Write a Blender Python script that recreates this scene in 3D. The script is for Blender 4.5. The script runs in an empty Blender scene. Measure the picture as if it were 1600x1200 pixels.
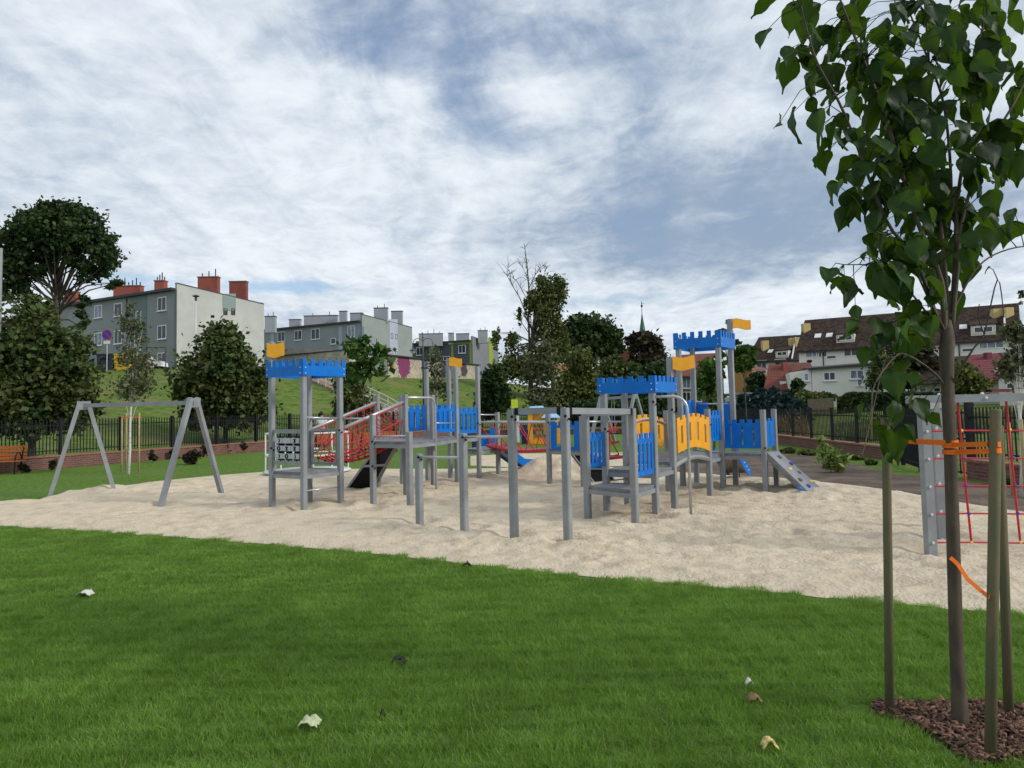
import bpy, math, random
import numpy as np
from mathutils import Vector, Matrix, noise
R=math.radians
random.seed(7)
sc=bpy.context.scene
# ---------------------------------------------------------------- camera
F,PITCH,ROLL,HY,H=1150.0,R(3.3),.022,640.0,1.8
CX,CY=800.0,HY-F*math.tan(PITCH)
FW=Vector((0,math.cos(PITCH),math.sin(PITCH))); _r=Vector((1,0,0)); _u=_r.cross(FW)
RT=_r*math.cos(ROLL)-_u*math.sin(ROLL); UP=_u*math.cos(ROLL)+_r*math.sin(ROLL)
cam=bpy.data.cameras.new('camera'); co=bpy.data.objects.new('camera',cam); sc.collection.objects.link(co)
cam.sensor_width=36; cam.lens=36*F/1600; cam.shift_y=(CY-600)/1600; cam.clip_end=3000; cam.clip_start=.05
m=Matrix((RT,UP,-FW)).transposed().to_4x4(); m.translation=(0,0,H); co.matrix_world=m
sc.camera=co
# ---------------------------------------------------------------- light
SUN_AZ,SUN_EL=R(62),R(30)      # azimuth clockwise from +Y
sl=bpy.data.lights.new('sun','SUN'); so=bpy.data.objects.new('sun',sl); sc.collection.objects.link(so)
sl.energy=2.1; sl.angle=R(11); sl.color=(1,.95,.87)
SUN_AZ=R(112)
d=Vector((math.sin(SUN_AZ)*math.cos(SUN_EL),math.cos(SUN_AZ)*math.cos(SUN_EL),math.sin(SUN_EL)))
so.rotation_euler=d.to_track_quat('Z','Y').to_euler()
w=bpy.data.worlds.new('World'); sc.world=w; w.use_nodes=True
nt=w.node_tree; N=nt.nodes; L=nt.links; N.clear()
def nn(t,**k):
    n=N.new(t)
    for a,b in k.items(): setattr(n,a,b)
    return n
def mth(op,a,b=None,c=None,clamp=False):
    n=nn('ShaderNodeMath',operation=op,use_clamp=clamp)
    for i,v in enumerate((a,b,c)):
        if v is None: continue
        if isinstance(v,(int,float)): n.inputs[i].default_value=v
        else: L.new(v,n.inputs[i])
    return n.outputs[0]
def mixc(f,a,b):
    n=nn('ShaderNodeMix',data_type='RGBA')
    for i,v in ((0,f),(6,a),(7,b)):
        if isinstance(v,(int,float)): n.inputs[i].default_value=v
        elif isinstance(v,tuple): n.inputs[i].default_value=(*v,1)
        else: L.new(v,n.inputs[i])
    return n.outputs[2]
tc=nn('ShaderNodeTexCoord'); sx=nn('ShaderNodeSeparateXYZ'); L.new(tc.outputs['Generated'],sx.inputs[0])
X,Y,Z=sx.outputs
zz=mth('MAXIMUM',mth('ADD',Z,.17),.1)
cb=nn('ShaderNodeCombineXYZ'); L.new(mth('DIVIDE',X,zz),cb.inputs[0]); L.new(mth('DIVIDE',Y,zz),cb.inputs[1])
def noi(scale,det,rough,off,dist=0,sc3=(1,1,1),rot=0,src=None):
    mp=nn('ShaderNodeMapping'); mp.inputs['Location'].default_value=off; mp.inputs['Scale'].default_value=sc3; mp.inputs['Rotation'].default_value=(0,0,rot)
    L.new(src or cb.outputs[0],mp.inputs[0]); n=nn('ShaderNodeTexNoise'); n.inputs['Scale'].default_value=scale
    n.inputs['Detail'].default_value=det; n.inputs['Roughness'].default_value=rough; n.inputs['Distortion'].default_value=dist
    L.new(mp.outputs[0],n.inputs['Vector']); return n.outputs['Fac']
def smooth(v,a,b,lo=0.,hi=1.):
    n=nn('ShaderNodeMapRange',interpolation_type='SMOOTHSTEP'); L.new(v,n.inputs[0])
    for i,q in enumerate((a,b,lo,hi)): n.inputs[i+1].default_value=q
    return n.outputs[0]
def skydir(px,py):
    v=(FW+RT*((px-CX)/F)-UP*((py-CY)/F)).normalized(); return v
def spot(px,py,rx,ry):     # soft elliptical region of the sky around a direction
    v=skydir(px,py); az=math.atan2(v.x,v.y); el=math.asin(v.z)
    a=mth('ARCTAN2',X,Y); e=mth('ARCSINE',Z)
    da=mth('DIVIDE',mth('SUBTRACT',a,az),rx/F); de=mth('DIVIDE',mth('SUBTRACT',e,el),ry/F)
    q=mth('ADD',mth('MULTIPLY',da,da),mth('MULTIPLY',de,de))
    return mth('POWER',2.718,mth('MULTIPLY',q,-1.0))
#SKYBODY
sky=nn('ShaderNodeTexSky',sky_type='NISHITA',sun_disc=False); sky.sun_elevation=SUN_EL; sky.sun_rotation=SUN_AZ
sky.air_density=1.1; sky.dust_density=.4; sky.ozone_density=5
b1=nn('ShaderNodeBackground'); L.new(sky.outputs[0],b1.inputs[0]); b1.inputs[1].default_value=.12
big=noi(.55,3,.5,(3.1,1.7,0),.6)
wisp=noi(1.9,9,.60,(1.3,4.2,2),.7,(1,.8,1),.5)
fine=noi(8.0,8,.66,(7,2,1),.6)
puff=noi(14.0,4,.55,(4,6,1),.3)
streak=noi(2.8,8,.58,(2,9,3),1.0,(1.5,.55,1),-.25)
def plus(*a):
    r=a[0]
    for q in a[1:]: r=mth('ADD',r,q)
    return r
def k(v,c): return mth('MULTIPLY',v,c)
blue=plus(k(spot(600,60,120,90),.6),k(spot(740,100,170,90),.5),k(spot(800,215,170,50),.35),k(spot(900,50,130,40),.4),k(spot(600,350,60,40),.3))
blue2=spot(450,448,75,13); blue3=plus(spot(950,470,120,14),k(spot(935,300,90,30),.3)); blue4=spot(230,440,120,12)
cover=plus(k(big,.5),k(wisp,.8),k(fine,.20),k(streak,.5),k(puff,.08))
cov=plus(cover,k(blue,-.42),k(blue2,-.6),k(blue3,-.30),k(blue4,-.3),k(spot(850,150,80,40),.30),k(spot(625,140,40,22),.22))
alpha=smooth(cov,.52,1.0,.30,1.)
dark=plus(k(spot(1200,345,360,60),.38),k(spot(1180,400,260,45),.22),k(spot(1230,235,260,50),.22),k(spot(60,260,200,180),-.03),k(spot(760,370,80,25),.12),k(spot(1050,290,120,40),.12),k(spot(1180,100,160,60),.10))
bright=plus(k(spot(850,150,70,34),.24),k(spot(760,270,60,60),.14),k(spot(630,140,25,14),.14),k(spot(640,260,60,50),.12),k(spot(480,270,120,110),.10),k(spot(1130,338,90,12),.18),k(spot(1100,470,700,45),.16),k(spot(620,400,250,60),.10),k(spot(380,100,120,40),.10),k(spot(1180,170,60,30),.18),k(spot(300,410,300,30),.06))
br=plus(k(wisp,.66),k(streak,.60),k(fine,.55),k(puff,.22),k(dark,-.88),bright)
t=smooth(br,.56,1.38)
ccol=mixc(t,(.285,.375,.50),(.82,.875,.925))
b2=nn('ShaderNodeBackground'); L.new(ccol,b2.inputs[0]); b2.inputs[1].default_value=1.0
ms=nn('ShaderNodeMixShader'); L.new(alpha,ms.inputs[0]); L.new(b1.outputs[0],ms.inputs[1]); L.new(b2.outputs[0],ms.inputs[2])
wo=nn('ShaderNodeOutputWorld'); L.new(ms.outputs[0],wo.inputs[0])
vs=sc.view_settings; vs.view_transform='Standard'; vs.look='None'; vs.exposure=.12; vs.gamma=1
# ---------------------------------------------------------------- pixel <-> world helpers (photo pixels, 1600x1200)
def ray(px,py): return FW+RT*((px-CX)/F)-UP*((py-CY)/F)
def G(px,py,z=0.):
    d=ray(px,py); return Vector((0,0,H))+d*((z-H)/d.z)
def AT(px,py,yy):
    d=ray(px,py); return Vector((0,0,H))+d*(yy/d.y)
def row(P):
    d=Vector(P)-Vector((0,0,H)); z=d.dot(FW); return CY-F*d.dot(UP)/z
def ZP(P,py):
    lo,hi=-2.,60.
    for _ in range(40):
        mm=(lo+hi)/2
        if row((P[0],P[1],mm))>py: lo=mm
        else: hi=mm
    return lo
# ---------------------------------------------------------------- mesh helpers
class MB:
    def __init__(s): s.v=[]; s.f=[]
    def hexa(s,b,t):          # bottom quad, top quad (ccw)
        n=len(s.v); k=len(b); s.v+=[tuple(p) for p in b]+[tuple(p) for p in t]
        s.f.append(tuple(n+i for i in reversed(range(k)))); s.f.append(tuple(n+k+i for i in range(k)))
        for i in range(k):
            j=(i+1)%k; s.f.append((n+i,n+j,n+k+j,n+k+i))
        return s
    def box(s,c,sx,sy,sz,rot=0.):   # c = centre of the bottom face
        ca,sa=math.cos(rot),math.sin(rot); q=[]
        for a,b in ((-1,-1),(1,-1),(1,1),(-1,1)):
            x,y=a*sx/2,b*sy/2; q.append((c[0]+x*ca-y*sa,c[1]+x*sa+y*ca))
        return s.hexa([(x,y,c[2]) for x,y in q],[(x,y,c[2]+sz) for x,y in q])
    def beam(s,a,b,w,h):      # box along a->b, centred on the line
        a=Vector(a);b=Vector(b); d=(b-a).normalized(); u=Vector((0,0,1))
        if abs(d.z)>.98: u=Vector((1,0,0))
        r=d.cross(u).normalized(); u=r.cross(d)
        q=[r*w/2*i+u*h/2*j for i,j in ((-1,-1),(1,-1),(1,1),(-1,1))]
        return s.hexa([b+x for x in q],[a+x for x in q])
    def tube(s,pts,r,n=8,cap=True):
        pts=[Vector(p) for p in pts]; k=len(pts)
        rr=r if isinstance(r,(list,tuple)) else [r]*k
        base=len(s.v); up=Vector((0,0,1))
        prev=None
        for i,p in enumerate(pts):
            d=(pts[min(i+1,k-1)]-pts[max(i-1,0)])
            d=d.normalized() if d.length>1e-9 else Vector((0,0,1))
            if prev is None:
                a=d.cross(Vector((0,0,1)))
                if a.length<.05: a=d.cross(Vector((1,0,0)))
            else: a=prev-d*prev.dot(d)
            a.normalize(); prev=a; b=d.cross(a)
            for j in range(n):
                t=2*math.pi*j/n; q=p+(a*math.cos(t)+b*math.sin(t))*rr[i]; s.v.append(tuple(q))
        for i in range(k-1):
            for j in range(n):
                j2=(j+1)%n; s.f.append((base+i*n+j,base+i*n+j2,base+(i+1)*n+j2,base+(i+1)*n+j))
        if cap:
            s.f.append(tuple(base+j for j in reversed(range(n)))); s.f.append(tuple(base+(k-1)*n+j for j in range(n)))
        return s
    def lathe(s,c,prof,n=16):
        base=len(s.v)
        for r,z in prof:
            for j in range(n):
                t=2*math.pi*j/n; s.v.append((c[0]+r*math.cos(t),c[1]+r*math.sin(t),c[2]+z))
        k=len(prof)
        for i in range(k-1):
            for j in range(n):
                j2=(j+1)%n; s.f.append((base+i*n+j,base+i*n+j2,base+(i+1)*n+j2,base+(i+1)*n+j))
        s.f.append(tuple(base+j for j in reversed(range(n)))); s.f.append(tuple(base+(k-1)*n+j for j in range(n)))
        return s
    def ball(s,c,r,n=8,sq=(1,1,1)):
        prof=[]; base=len(s.v); m_=n//2+1
        for i in range(1,m_):
            a=math.pi*i/m_
            for j in range(n):
                t=2*math.pi*j/n; s.v.append((c[0]+sq[0]*r*math.sin(a)*math.cos(t),c[1]+sq[1]*r*math.sin(a)*math.sin(t),c[2]-sq[2]*r*math.cos(a)))
        k=m_-1
        for i in range(k-1):
            for j in range(n):
                j2=(j+1)%n; s.f.append((base+i*n+j,base+i*n+j2,base+(i+1)*n+j2,base+(i+1)*n+j))
        s.v.append((c[0],c[1],c[2]-sq[2]*r)); s.v.append((c[0],c[1],c[2]+sq[2]*r)); b=len(s.v)
        for j in range(n):
            j2=(j+1)%n; s.f.append((base+j2,base+j,b-2)); s.f.append((base+(k-1)*n+j,base+(k-1)*n+j2,b-1))
        return s
def link(o,parent=None):
    sc.collection.objects.link(o)
    if parent is not None:
        o.parent=parent; o.matrix_parent_inverse=Matrix.Translation(-parent.location) if parent.type=='EMPTY' else Matrix()
    return o
def obj(name,mb,mat,parent=None,smooth=False):
    me=bpy.data.meshes.new(name); me.from_pydata(mb.v,[],mb.f); me.materials.append(mat)
    if smooth: me.polygons.foreach_set('use_smooth',[True]*len(me.polygons))
    me.update(); o=bpy.data.objects.new(name,me); return link(o,parent)
def npobj(name,V,Fq,mat,parent=None,smooth=False,k=4):
    me=bpy.data.meshes.new(name); V=np.asarray(V,np.float32).reshape(-1,3); Fq=np.asarray(Fq,np.int32).reshape(-1,k)
    me.vertices.add(len(V)); me.vertices.foreach_set('co',V.ravel()); me.loops.add(Fq.size); me.loops.foreach_set('vertex_index',Fq.ravel())
    me.polygons.add(len(Fq)); me.polygons.foreach_set('loop_start',np.arange(0,Fq.size,k,dtype=np.int32))
    me.polygons.foreach_set('loop_total',np.full(len(Fq),k,np.int32))
    if smooth: me.polygons.foreach_set('use_smooth',[True]*len(Fq))
    me.materials.append(mat); me.update(calc_edges=True); me.validate(); o=bpy.data.objects.new(name,me); return link(o,parent)
def tag(o,label=None,cat=None,group=None,kind=None):
    if label: o['label']=label
    if cat: o['category']=cat
    if group: o['group']=group
    if kind: o['kind']=kind
    return o
def thing(name,loc,label,cat,group=None):
    o=bpy.data.objects.new(name,None); o.location=loc; o.empty_display_size=.2; sc.collection.objects.link(o)
    return tag(o,label,cat,group)
def copy_tree(o,delta,label=None,parent=None):
    c=o.copy(); sc.collection.objects.link(c)
    if parent is not None: c.parent=parent
    else: c.location=o.location+Vector(delta)
    if label: c['label']=label
    for ch in list(o.children): copy_tree(ch,delta,None,c)
    return c
# ---------------------------------------------------------------- materials
def mat(name,col,rough=.6,var=.0,vs_=8.,bump=0.,bs=40.,metal=0.,col2=None,spec=.5,sss=0,island=0.,trans=0.,gradient=None,stretch=None,det=4,trcol=None,lo=.35,hi=.65):
    m_=bpy.data.materials.new(name); m_.use_nodes=True; t=m_.node_tree; n=t.nodes; l=t.links; b=n['Principled BSDF']
    b.inputs['Roughness'].default_value=rough; b.inputs['Metallic'].default_value=metal; b.inputs['Specular IOR Level'].default_value=spec
    c=(*col,1); b.inputs['Base Color'].default_value=c
    geo=n.new('ShaderNodeNewGeometry'); vec=geo.outputs['Position']
    if stretch:
        mp=n.new('ShaderNodeMapping'); mp.inputs['Scale'].default_value=stretch; l.new(vec,mp.inputs[0]); vec=mp.outputs[0]
    cout=None
    if var or col2:
        tx=n.new('ShaderNodeTexNoise'); tx.inputs['Scale'].default_value=vs_; tx.inputs['Detail'].default_value=det; tx.inputs['Roughness'].default_value=.6; l.new(vec,tx.inputs['Vector'])
        mr=n.new('ShaderNodeMapRange'); mr.interpolation_type='SMOOTHSTEP'; mr.inputs[1].default_value=lo; mr.inputs[2].default_value=hi; l.new(tx.outputs['Fac'],mr.inputs[0])
        mx=n.new('ShaderNodeMix'); mx.data_type='RGBA'; l.new(mr.outputs[0],mx.inputs[0])
        c1=c if col2 else (*[x*(1-var) for x in col],1); c2=(*col2,1) if col2 else (*[min(1,x*(1+var)) for x in col],1)
        mx.inputs[6].default_value=c1; mx.inputs[7].default_value=c2; cout=mx.outputs[2]
    if island:
        hs=n.new('ShaderNodeHueSaturation'); mr2=n.new('ShaderNodeMapRange'); l.new(geo.outputs['Random Per Island'],mr2.inputs[0])
        mr2.inputs[3].default_value=1-island; mr2.inputs[4].default_value=1+island; l.new(mr2.outputs[0],hs.inputs['Value'])
        if cout: l.new(cout,hs.inputs['Color'])
        else: hs.inputs['Color'].default_value=c
        cout=hs.outputs[0]
    if cout: l.new(cout,b.inputs['Base Color'])
    if bump:
        tb=n.new('ShaderNodeTexNoise'); tb.inputs['Scale'].default_value=bs; tb.inputs['Detail'].default_value=6; l.new(vec,tb.inputs['Vector'])
        bp=n.new('ShaderNodeBump'); bp.inputs['Strength'].default_value=1; bp.inputs['Distance'].default_value=bump; l.new(tb.outputs['Fac'],bp.inputs['Height']); l.new(bp.outputs[0],b.inputs['Normal'])
    if trans:
        tr=n.new('ShaderNodeBsdfTranslucent'); mxs=n.new('ShaderNodeMixShader'); mxs.inputs[0].default_value=trans
        if trcol: tr.inputs[0].default_value=(*trcol,1)
        elif cout: l.new(cout,tr.inputs[0])
        else: tr.inputs[0].default_value=c
        l.new(b.outputs[0],mxs.inputs[1]); l.new(tr.outputs[0],mxs.inputs[2]); l.new(mxs.outputs[0],n['Material Output'].inputs[0])
    return m_
M={}
M['post']=mat('grey_paint',(.245,.26,.272),.45,.10,3,.0008,120)
M['metal']=mat('galvanised_pipe',(.50,.52,.54),.35,.08,20,metal=.6)
M['deck']=mat('grey_deck_board',(.17,.175,.185),.55,.18,6,.001,90)
M['blue']=mat('blue_board',(.0015,.150,.55),.42,.07,5,.0004,150,spec=.25)
M['yellow']=mat('yellow_board',(.80,.36,.008),.35,.07,5,.0004,150)
M['black']=mat('black_rubber',(.009,.009,.010),.6,.2,10,spec=.2)
M['red']=mat('red_rope',(.52,.012,.03),.6,.15,30)
M['redboard']=mat('red_board',(.36,.012,.015),.45,.1,12)
M['tile']=mat('light_grey_tile',(.42,.46,.50),.4,.05,10)
M['whitemetal']=mat('white_metal',(.62,.64,.66),.35,.06,8)
M['tree_bark']=mat('dark_bark',(.075,.058,.042),.85,.35,14,.01,30,stretch=(1,1,.25))
M['sap_bark']=mat('sapling_bark',(.085,.062,.042),.75,.28,16,.0012,90,stretch=(1,1,.3))
M['birch']=mat('birch_bark',(.62,.60,.55),.7,0,5,col2=(.12,.11,.10),stretch=(1,1,6),lo=.55,hi=.7)
M['stake']=mat('weathered_stake',(.17,.125,.07),.8,0,6,.003,60,col2=(.115,.115,.058),stretch=(4,4,.8))
M['paleStake']=mat('pale_stake',(.42,.34,.18),.8,.15,8)
M['orange']=mat('orange_strap',(1.0,.19,.008),.5,.04,60)
M['white']=mat('white_paint',(.75,.76,.76),.5,.04,5)
M['frame']=mat('window_frame',(.78,.79,.80),.4)
M['glass']=mat('window_glass',(.035,.042,.055),.08,.3,1.5)
M['curtain']=mat('curtained_glass',(.20,.23,.30),.12,.35,2.5)
M['fence']=mat('anthracite_fence',(.012,.013,.017),.6,spec=.2)
M['redroof']=mat('red_tile',(.19,.055,.035),.8,.25,6)
M['soilchip']=mat('bark_chip',(.135,.068,.042),.85,.4,30,island=.8)
def facemat(name,angle,kind,c1,c2,mortar=(.35,.33,.30),scale=1.,rough=.85,w_=.25,h_=.075,mort=.012,blobs=()):
    m_=bpy.data.materials.new(name); m_.use_nodes=True; t=m_.node_tree; n=t.nodes; l=t.links; b=n['Principled BSDF']; b.inputs['Roughness'].default_value=rough
    geo=n.new('ShaderNodeNewGeometry'); mp=n.new('ShaderNodeMapping'); mp.vector_type='TEXTURE'; mp.inputs['Rotation'].default_value=(0,0,angle); l.new(geo.outputs['Position'],mp.inputs[0])
    sp=n.new('ShaderNodeSeparateXYZ'); l.new(mp.outputs[0],sp.inputs[0]); cb_=n.new('ShaderNodeCombineXYZ'); l.new(sp.outputs[0],cb_.inputs[0]); l.new(sp.outputs[2],cb_.inputs[1])
    if kind=='brick':
        br=n.new('ShaderNodeTexBrick'); l.new(cb_.outputs[0],br.inputs[0]); br.inputs['Color1'].default_value=(*c1,1); br.inputs['Color2'].default_value=(*c2,1); br.inputs['Mortar'].default_value=(*mortar,1)
        br.inputs['Scale'].default_value=1; br.inputs['Brick Width'].default_value=w_; br.inputs['Row Height'].default_value=h_; br.inputs['Mortar Size'].default_value=mort
        nz=n.new('ShaderNodeTexNoise'); nz.inputs['Scale'].default_value=3; nz.inputs['Detail'].default_value=5; l.new(geo.outputs['Position'],nz.inputs['Vector'])
        mx=n.new('ShaderNodeMix'); mx.data_type='RGBA'; mx.blend_type='MULTIPLY'; mx.inputs[0].default_value=.6; l.new(br.outputs[0],mx.inputs[6]); l.new(nz.outputs['Fac'],mx.inputs[7])
        hs=n.new('ShaderNodeHueSaturation'); hs.inputs['Value'].default_value=1.45; l.new(mx.outputs[2],hs.inputs['Color']); l.new(hs.outputs[0],b.inputs['Base Color'])
        bp=n.new('ShaderNodeBump'); bp.invert=True; bp.inputs['Distance'].default_value=.006; l.new(br.outputs['Fac'],bp.inputs['Height']); l.new(bp.outputs[0],b.inputs['Normal'])
    elif kind=='graffiti':   # pale plaster with sprayed tags: purple block, blue block, black strokes
        nz=n.new('ShaderNodeTexNoise'); nz.inputs['Scale'].default_value=.5; nz.inputs['Detail'].default_value=6; l.new(cb_.outputs[0],nz.inputs['Vector'])
        base=n.new('ShaderNodeMix'); base.data_type='RGBA'; l.new(nz.outputs['Fac'],base.inputs[0]); base.inputs[6].default_value=(*c1,1); base.inputs[7].default_value=(*c2,1); cur=base.outputs[2]
        for (P_,r1_,r2_,col_) in blobs:
            u_=P_[0]*math.cos(angle)+P_[1]*math.sin(angle); mpb=n.new('ShaderNodeMapping'); mpb.inputs['Location'].default_value=(-u_/r1_,-P_[2]/r2_,0); mpb.inputs['Scale'].default_value=(1/r1_,1/r2_,0); l.new(cb_.outputs[0],mpb.inputs[0])
            nb_=n.new('ShaderNodeTexNoise'); nb_.inputs['Scale'].default_value=1.2; nb_.inputs['Detail'].default_value=3; nb_.inputs['Distortion'].default_value=2; l.new(cb_.outputs[0],nb_.inputs['Vector'])
            ln_=n.new('ShaderNodeVectorMath'); ln_.operation='LENGTH'; l.new(mpb.outputs[0],ln_.inputs[0]); ad_=n.new('ShaderNodeMath'); ad_.operation='MULTIPLY_ADD'; l.new(nb_.outputs['Fac'],ad_.inputs[0]); ad_.inputs[1].default_value=1.3; l.new(ln_.outputs['Value'],ad_.inputs[2])
            ms_=n.new('ShaderNodeMapRange'); l.new(ad_.outputs[0],ms_.inputs[0]); ms_.inputs[1].default_value=1.85; ms_.inputs[2].default_value=1.78; mb_=n.new('ShaderNodeMix'); mb_.data_type='RGBA'; l.new(ms_.outputs[0],mb_.inputs[0]); l.new(cur,mb_.inputs[6]); mb_.inputs[7].default_value=(*col_,1); cur=mb_.outputs[2]
        wv=n.new('ShaderNodeTexNoise'); wv.inputs['Scale'].default_value=1.5; wv.inputs['Detail'].default_value=2; wv.inputs['Distortion'].default_value=2.5; l.new(cb_.outputs[0],wv.inputs['Vector'])
        lr=n.new('ShaderNodeValToRGB'); e=lr.color_ramp.elements; e[0].position=.475; e[0].color=(0,0,0,1); e[1].position=.484; e[1].color=(1,1,1,1)
        x=e_=lr.color_ramp.elements.new(.516); x.color=(1,1,1,1); x=lr.color_ramp.elements.new(.526); x.color=(0,0,0,1); l.new(wv.outputs['Fac'],lr.inputs[0])
        zr=n.new('ShaderNodeMapRange'); l.new(nz.outputs['Fac'],zr.inputs[0]); zr.inputs[1].default_value=.40; zr.inputs[2].default_value=.44
        ml=n.new('ShaderNodeMath'); ml.operation='MULTIPLY'; l.new(lr.outputs[0],ml.inputs[0]); l.new(zr.outputs[0],ml.inputs[1])
        m2=n.new('ShaderNodeMix'); m2.data_type='RGBA'; l.new(ml.outputs[0],m2.inputs[0]); l.new(cur,m2.inputs[6]); m2.inputs[7].default_value=(.05,.04,.06,1)
        l.new(m2.outputs[2],b.inputs['Base Color'])
    return m_
# ================================================================ GROUND
GA,CEL=.98,.9
E1=Vector((math.cos(GA),math.sin(GA),0)); E2=Vector((-math.sin(GA),math.cos(GA),0))
def grassmat(name,c1,c2,c3,sc1,bd=.02,bs=60):
    m_=mat(name,c1,.9,0,sc1,bd,bs,col2=c2,spec=.1); t=m_.node_tree; n=t.nodes; l=t.links; b=n['Principled BSDF']
    nz=n.new('ShaderNodeTexNoise'); nz.inputs['Scale'].default_value=.35; nz.inputs['Detail'].default_value=5
    geo=n.new('ShaderNodeNewGeometry'); l.new(geo.outputs['Position'],nz.inputs['Vector']); mr=n.new('ShaderNodeMapRange'); l.new(nz.outputs['Fac'],mr.inputs[0]); mr.inputs[1].default_value=.45; mr.inputs[2].default_value=.7
    mx=n.new('ShaderNodeMix'); mx.data_type='RGBA'; l.new(mr.outputs[0],mx.inputs[0]); src=b.inputs['Base Color'].links[0].from_socket; l.new(src,mx.inputs[6]); mx.inputs[7].default_value=(*c3,1); l.new(mx.outputs[2],b.inputs['Base Color'])
    return m_
M['lawn']=grassmat('lawn_grass',(.070,.14,.018),(.155,.26,.045),(.14,.21,.05),9,.03,60)
M['hill']=grassmat('hill_grass',(.072,.130,.020),(.15,.22,.042),(.19,.185,.07),1.6,.10,14)
M['rough']=grassmat('rough_grass',(.045,.07,.018),(.10,.14,.03),(.13,.12,.05),2.2,.10,12)
M['soil']=mat('bare_soil_dirt',(.085,.057,.038),.95,.35,1.2,.05,9,col2=(.155,.115,.082))
M['sand']=mat('play_sand',(.50,.405,.285),.95,0,2.6,.03,26,col2=(.64,.54,.40),spec=.1,lo=.28,hi=.55,det=8)
def lerpx(pts,x):
    for (a,b),(c,d) in zip(pts,pts[1:]):
        if a<=x<=c: return b+(d-b)*(x-a)/(c-a)
    return pts[0][1] if x<pts[0][0] else pts[-1][1]
# one sheet from the camera to the horizon: flat park, embankment on the left, gentle rise on the right
FOOT=[(-900,22),(-200,27),(0,30),(400,42),(700,60),(850,66),(1000,62),(1110,56),(1215,40),(1385,30),(1500,26),(1800,24),(2600,22)]
CREST=[(-900,60),(-200,62),(0,66),(300,72),(430,80),(607,86),(745,112),(860,122),(950,112),(1050,90),(1215,66),(1385,60),(1600,56),(2600,60)]
CRZ=[(-900,6.2),(0,6.25),(300,6.5),(430,6.6),(607,6.25),(700,6.5),(745,6.6),(860,5.2),(950,2.6),(1050,1.0),(1215,1.3),(1385,1.3),(1600,1.4),(2600,1.4)]
def gpx(x,y): return 800+F*x/max(y,.5) if y>.5 else (3000 if x>0 else -1400)
def terrain(x,y):
    if y<5: return 0.
    px=gpx(x,y); f=lerpx(FOOT,px); c=lerpx(CREST,px); z=lerpx(CRZ,px)
    t=(y-f)/(c-f)
    if t<=0: return 0.
    if t>=1: return z+(y-c)*.004
    s=t*t*(3-2*t); s=.45*s+.55*t
    return z*s
def groundz(x,y): return terrain(x,y)+(.0 if terrain(x,y)==0 else .12*noise.noise((x*.12,y*.12,3)))
ys=list(np.concatenate([np.linspace(-6,24,26),np.linspace(25,130,95),np.geomspace(133,2500,30)])); 
us=np.linspace(-2.6,2.6,261)
V=[];Fc=[]
for j,y in enumerate(ys):
    for u in us:
        x=u*max(y,10.); V.append((x,y,groundz(x,y)))
nu=len(us)
for j in range(len(ys)-1):
    for i in range(nu-1): Fc.append((j*nu+i,j*nu+i+1,(j+1)*nu+i+1,(j+1)*nu+i))
g=npobj('ground',V,Fc,M['hill'],smooth=True); g['kind']='structure'
def TZ(px,Yd):      # terrain point under photo column px at depth Yd
    x=(px-800)/F*Yd; 
    P=AT(px,600,Yd); return Vector((P.x,Yd,groundz(P.x,Yd)))
def poly_sheet(name,pts,z,m_,kind='structure'):
    mb=MB(); n=len(pts); mb.v=[(p[0],p[1],z) for p in pts]; mb.f=[tuple(range(n))]
    # orientation up
    a=sum((pts[i][0]*pts[(i+1)%n][1]-pts[(i+1)%n][0]*pts[i][1]) for i in range(n))
    if a<0: mb.f=[tuple(reversed(range(n)))]
    o=obj(name,mb,m_); o['kind']=kind; return o
LA=G(-150,752); LB=G(400,706); LC=LA+(LB-LA)*((54-LA.y)/(LB.y-LA.y)) if LB.y!=LA.y else LB
RD=G(1215,693); RE=G(1387,718); RC=RD+(RD-RE).normalized()*14; RF_=G(1442,738); RH=G(1520,748); RI=G(1640,766)
poly_sheet('lawn',[(-30,-6),(14,-6),(RI.x,RI.y),(RH.x,RH.y),(RF_.x,RF_.y),(RE.x,RE.y),(RD.x,RD.y),(RC.x,RC.y),(LC.x,LC.y),(LB.x,LB.y),(LA.x,LA.y),(-30,LA.y)],.006,M['lawn'])
# ---- sand: rows between a front and a back edge
FRONT=[(-500,800),(-150,812),(0,823),(200,835),(400,850),(600,868),(800,891),(950,906),(1100,917),(1300,936),(1400,946),(1600,963),(1900,992),(2300,1030)]
BACK=[(-500,800),(-150,797),(0,785),(60,783),(130,770),(240,753),(330,744),(420,737),(520,733),(700,733),(740,733),(800,731),(850,729),(960,731),(1080,738),(1180,745),(1280,753),(1350,760),(1400,767),(1500,785),(1600,800),(1900,840),(2300,1025)]
def fbm(x,y,o=4):
    v=0;a=1;f=1
    for i in range(o): v+=a*noise.noise((x*f,y*f,i*7.1)); a*=.5; f*=2.1
    return v
def cell(x,y):
    d,p=noise.voronoi((x,y,0)); return d[0]
MOUNDS=[(862,741,.28,.7),(897,741,.26,.6),(833,742,.18,.5),(935,742,.18,.6),(300,762,.08,1.6),(120,775,.06,1.0),(1240,757,.12,1.),(1330,778,.08,1.)]
MW=[(G(a,b),c,d) for a,b,c,d in MOUNDS]
POSTFEET=[]
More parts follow.
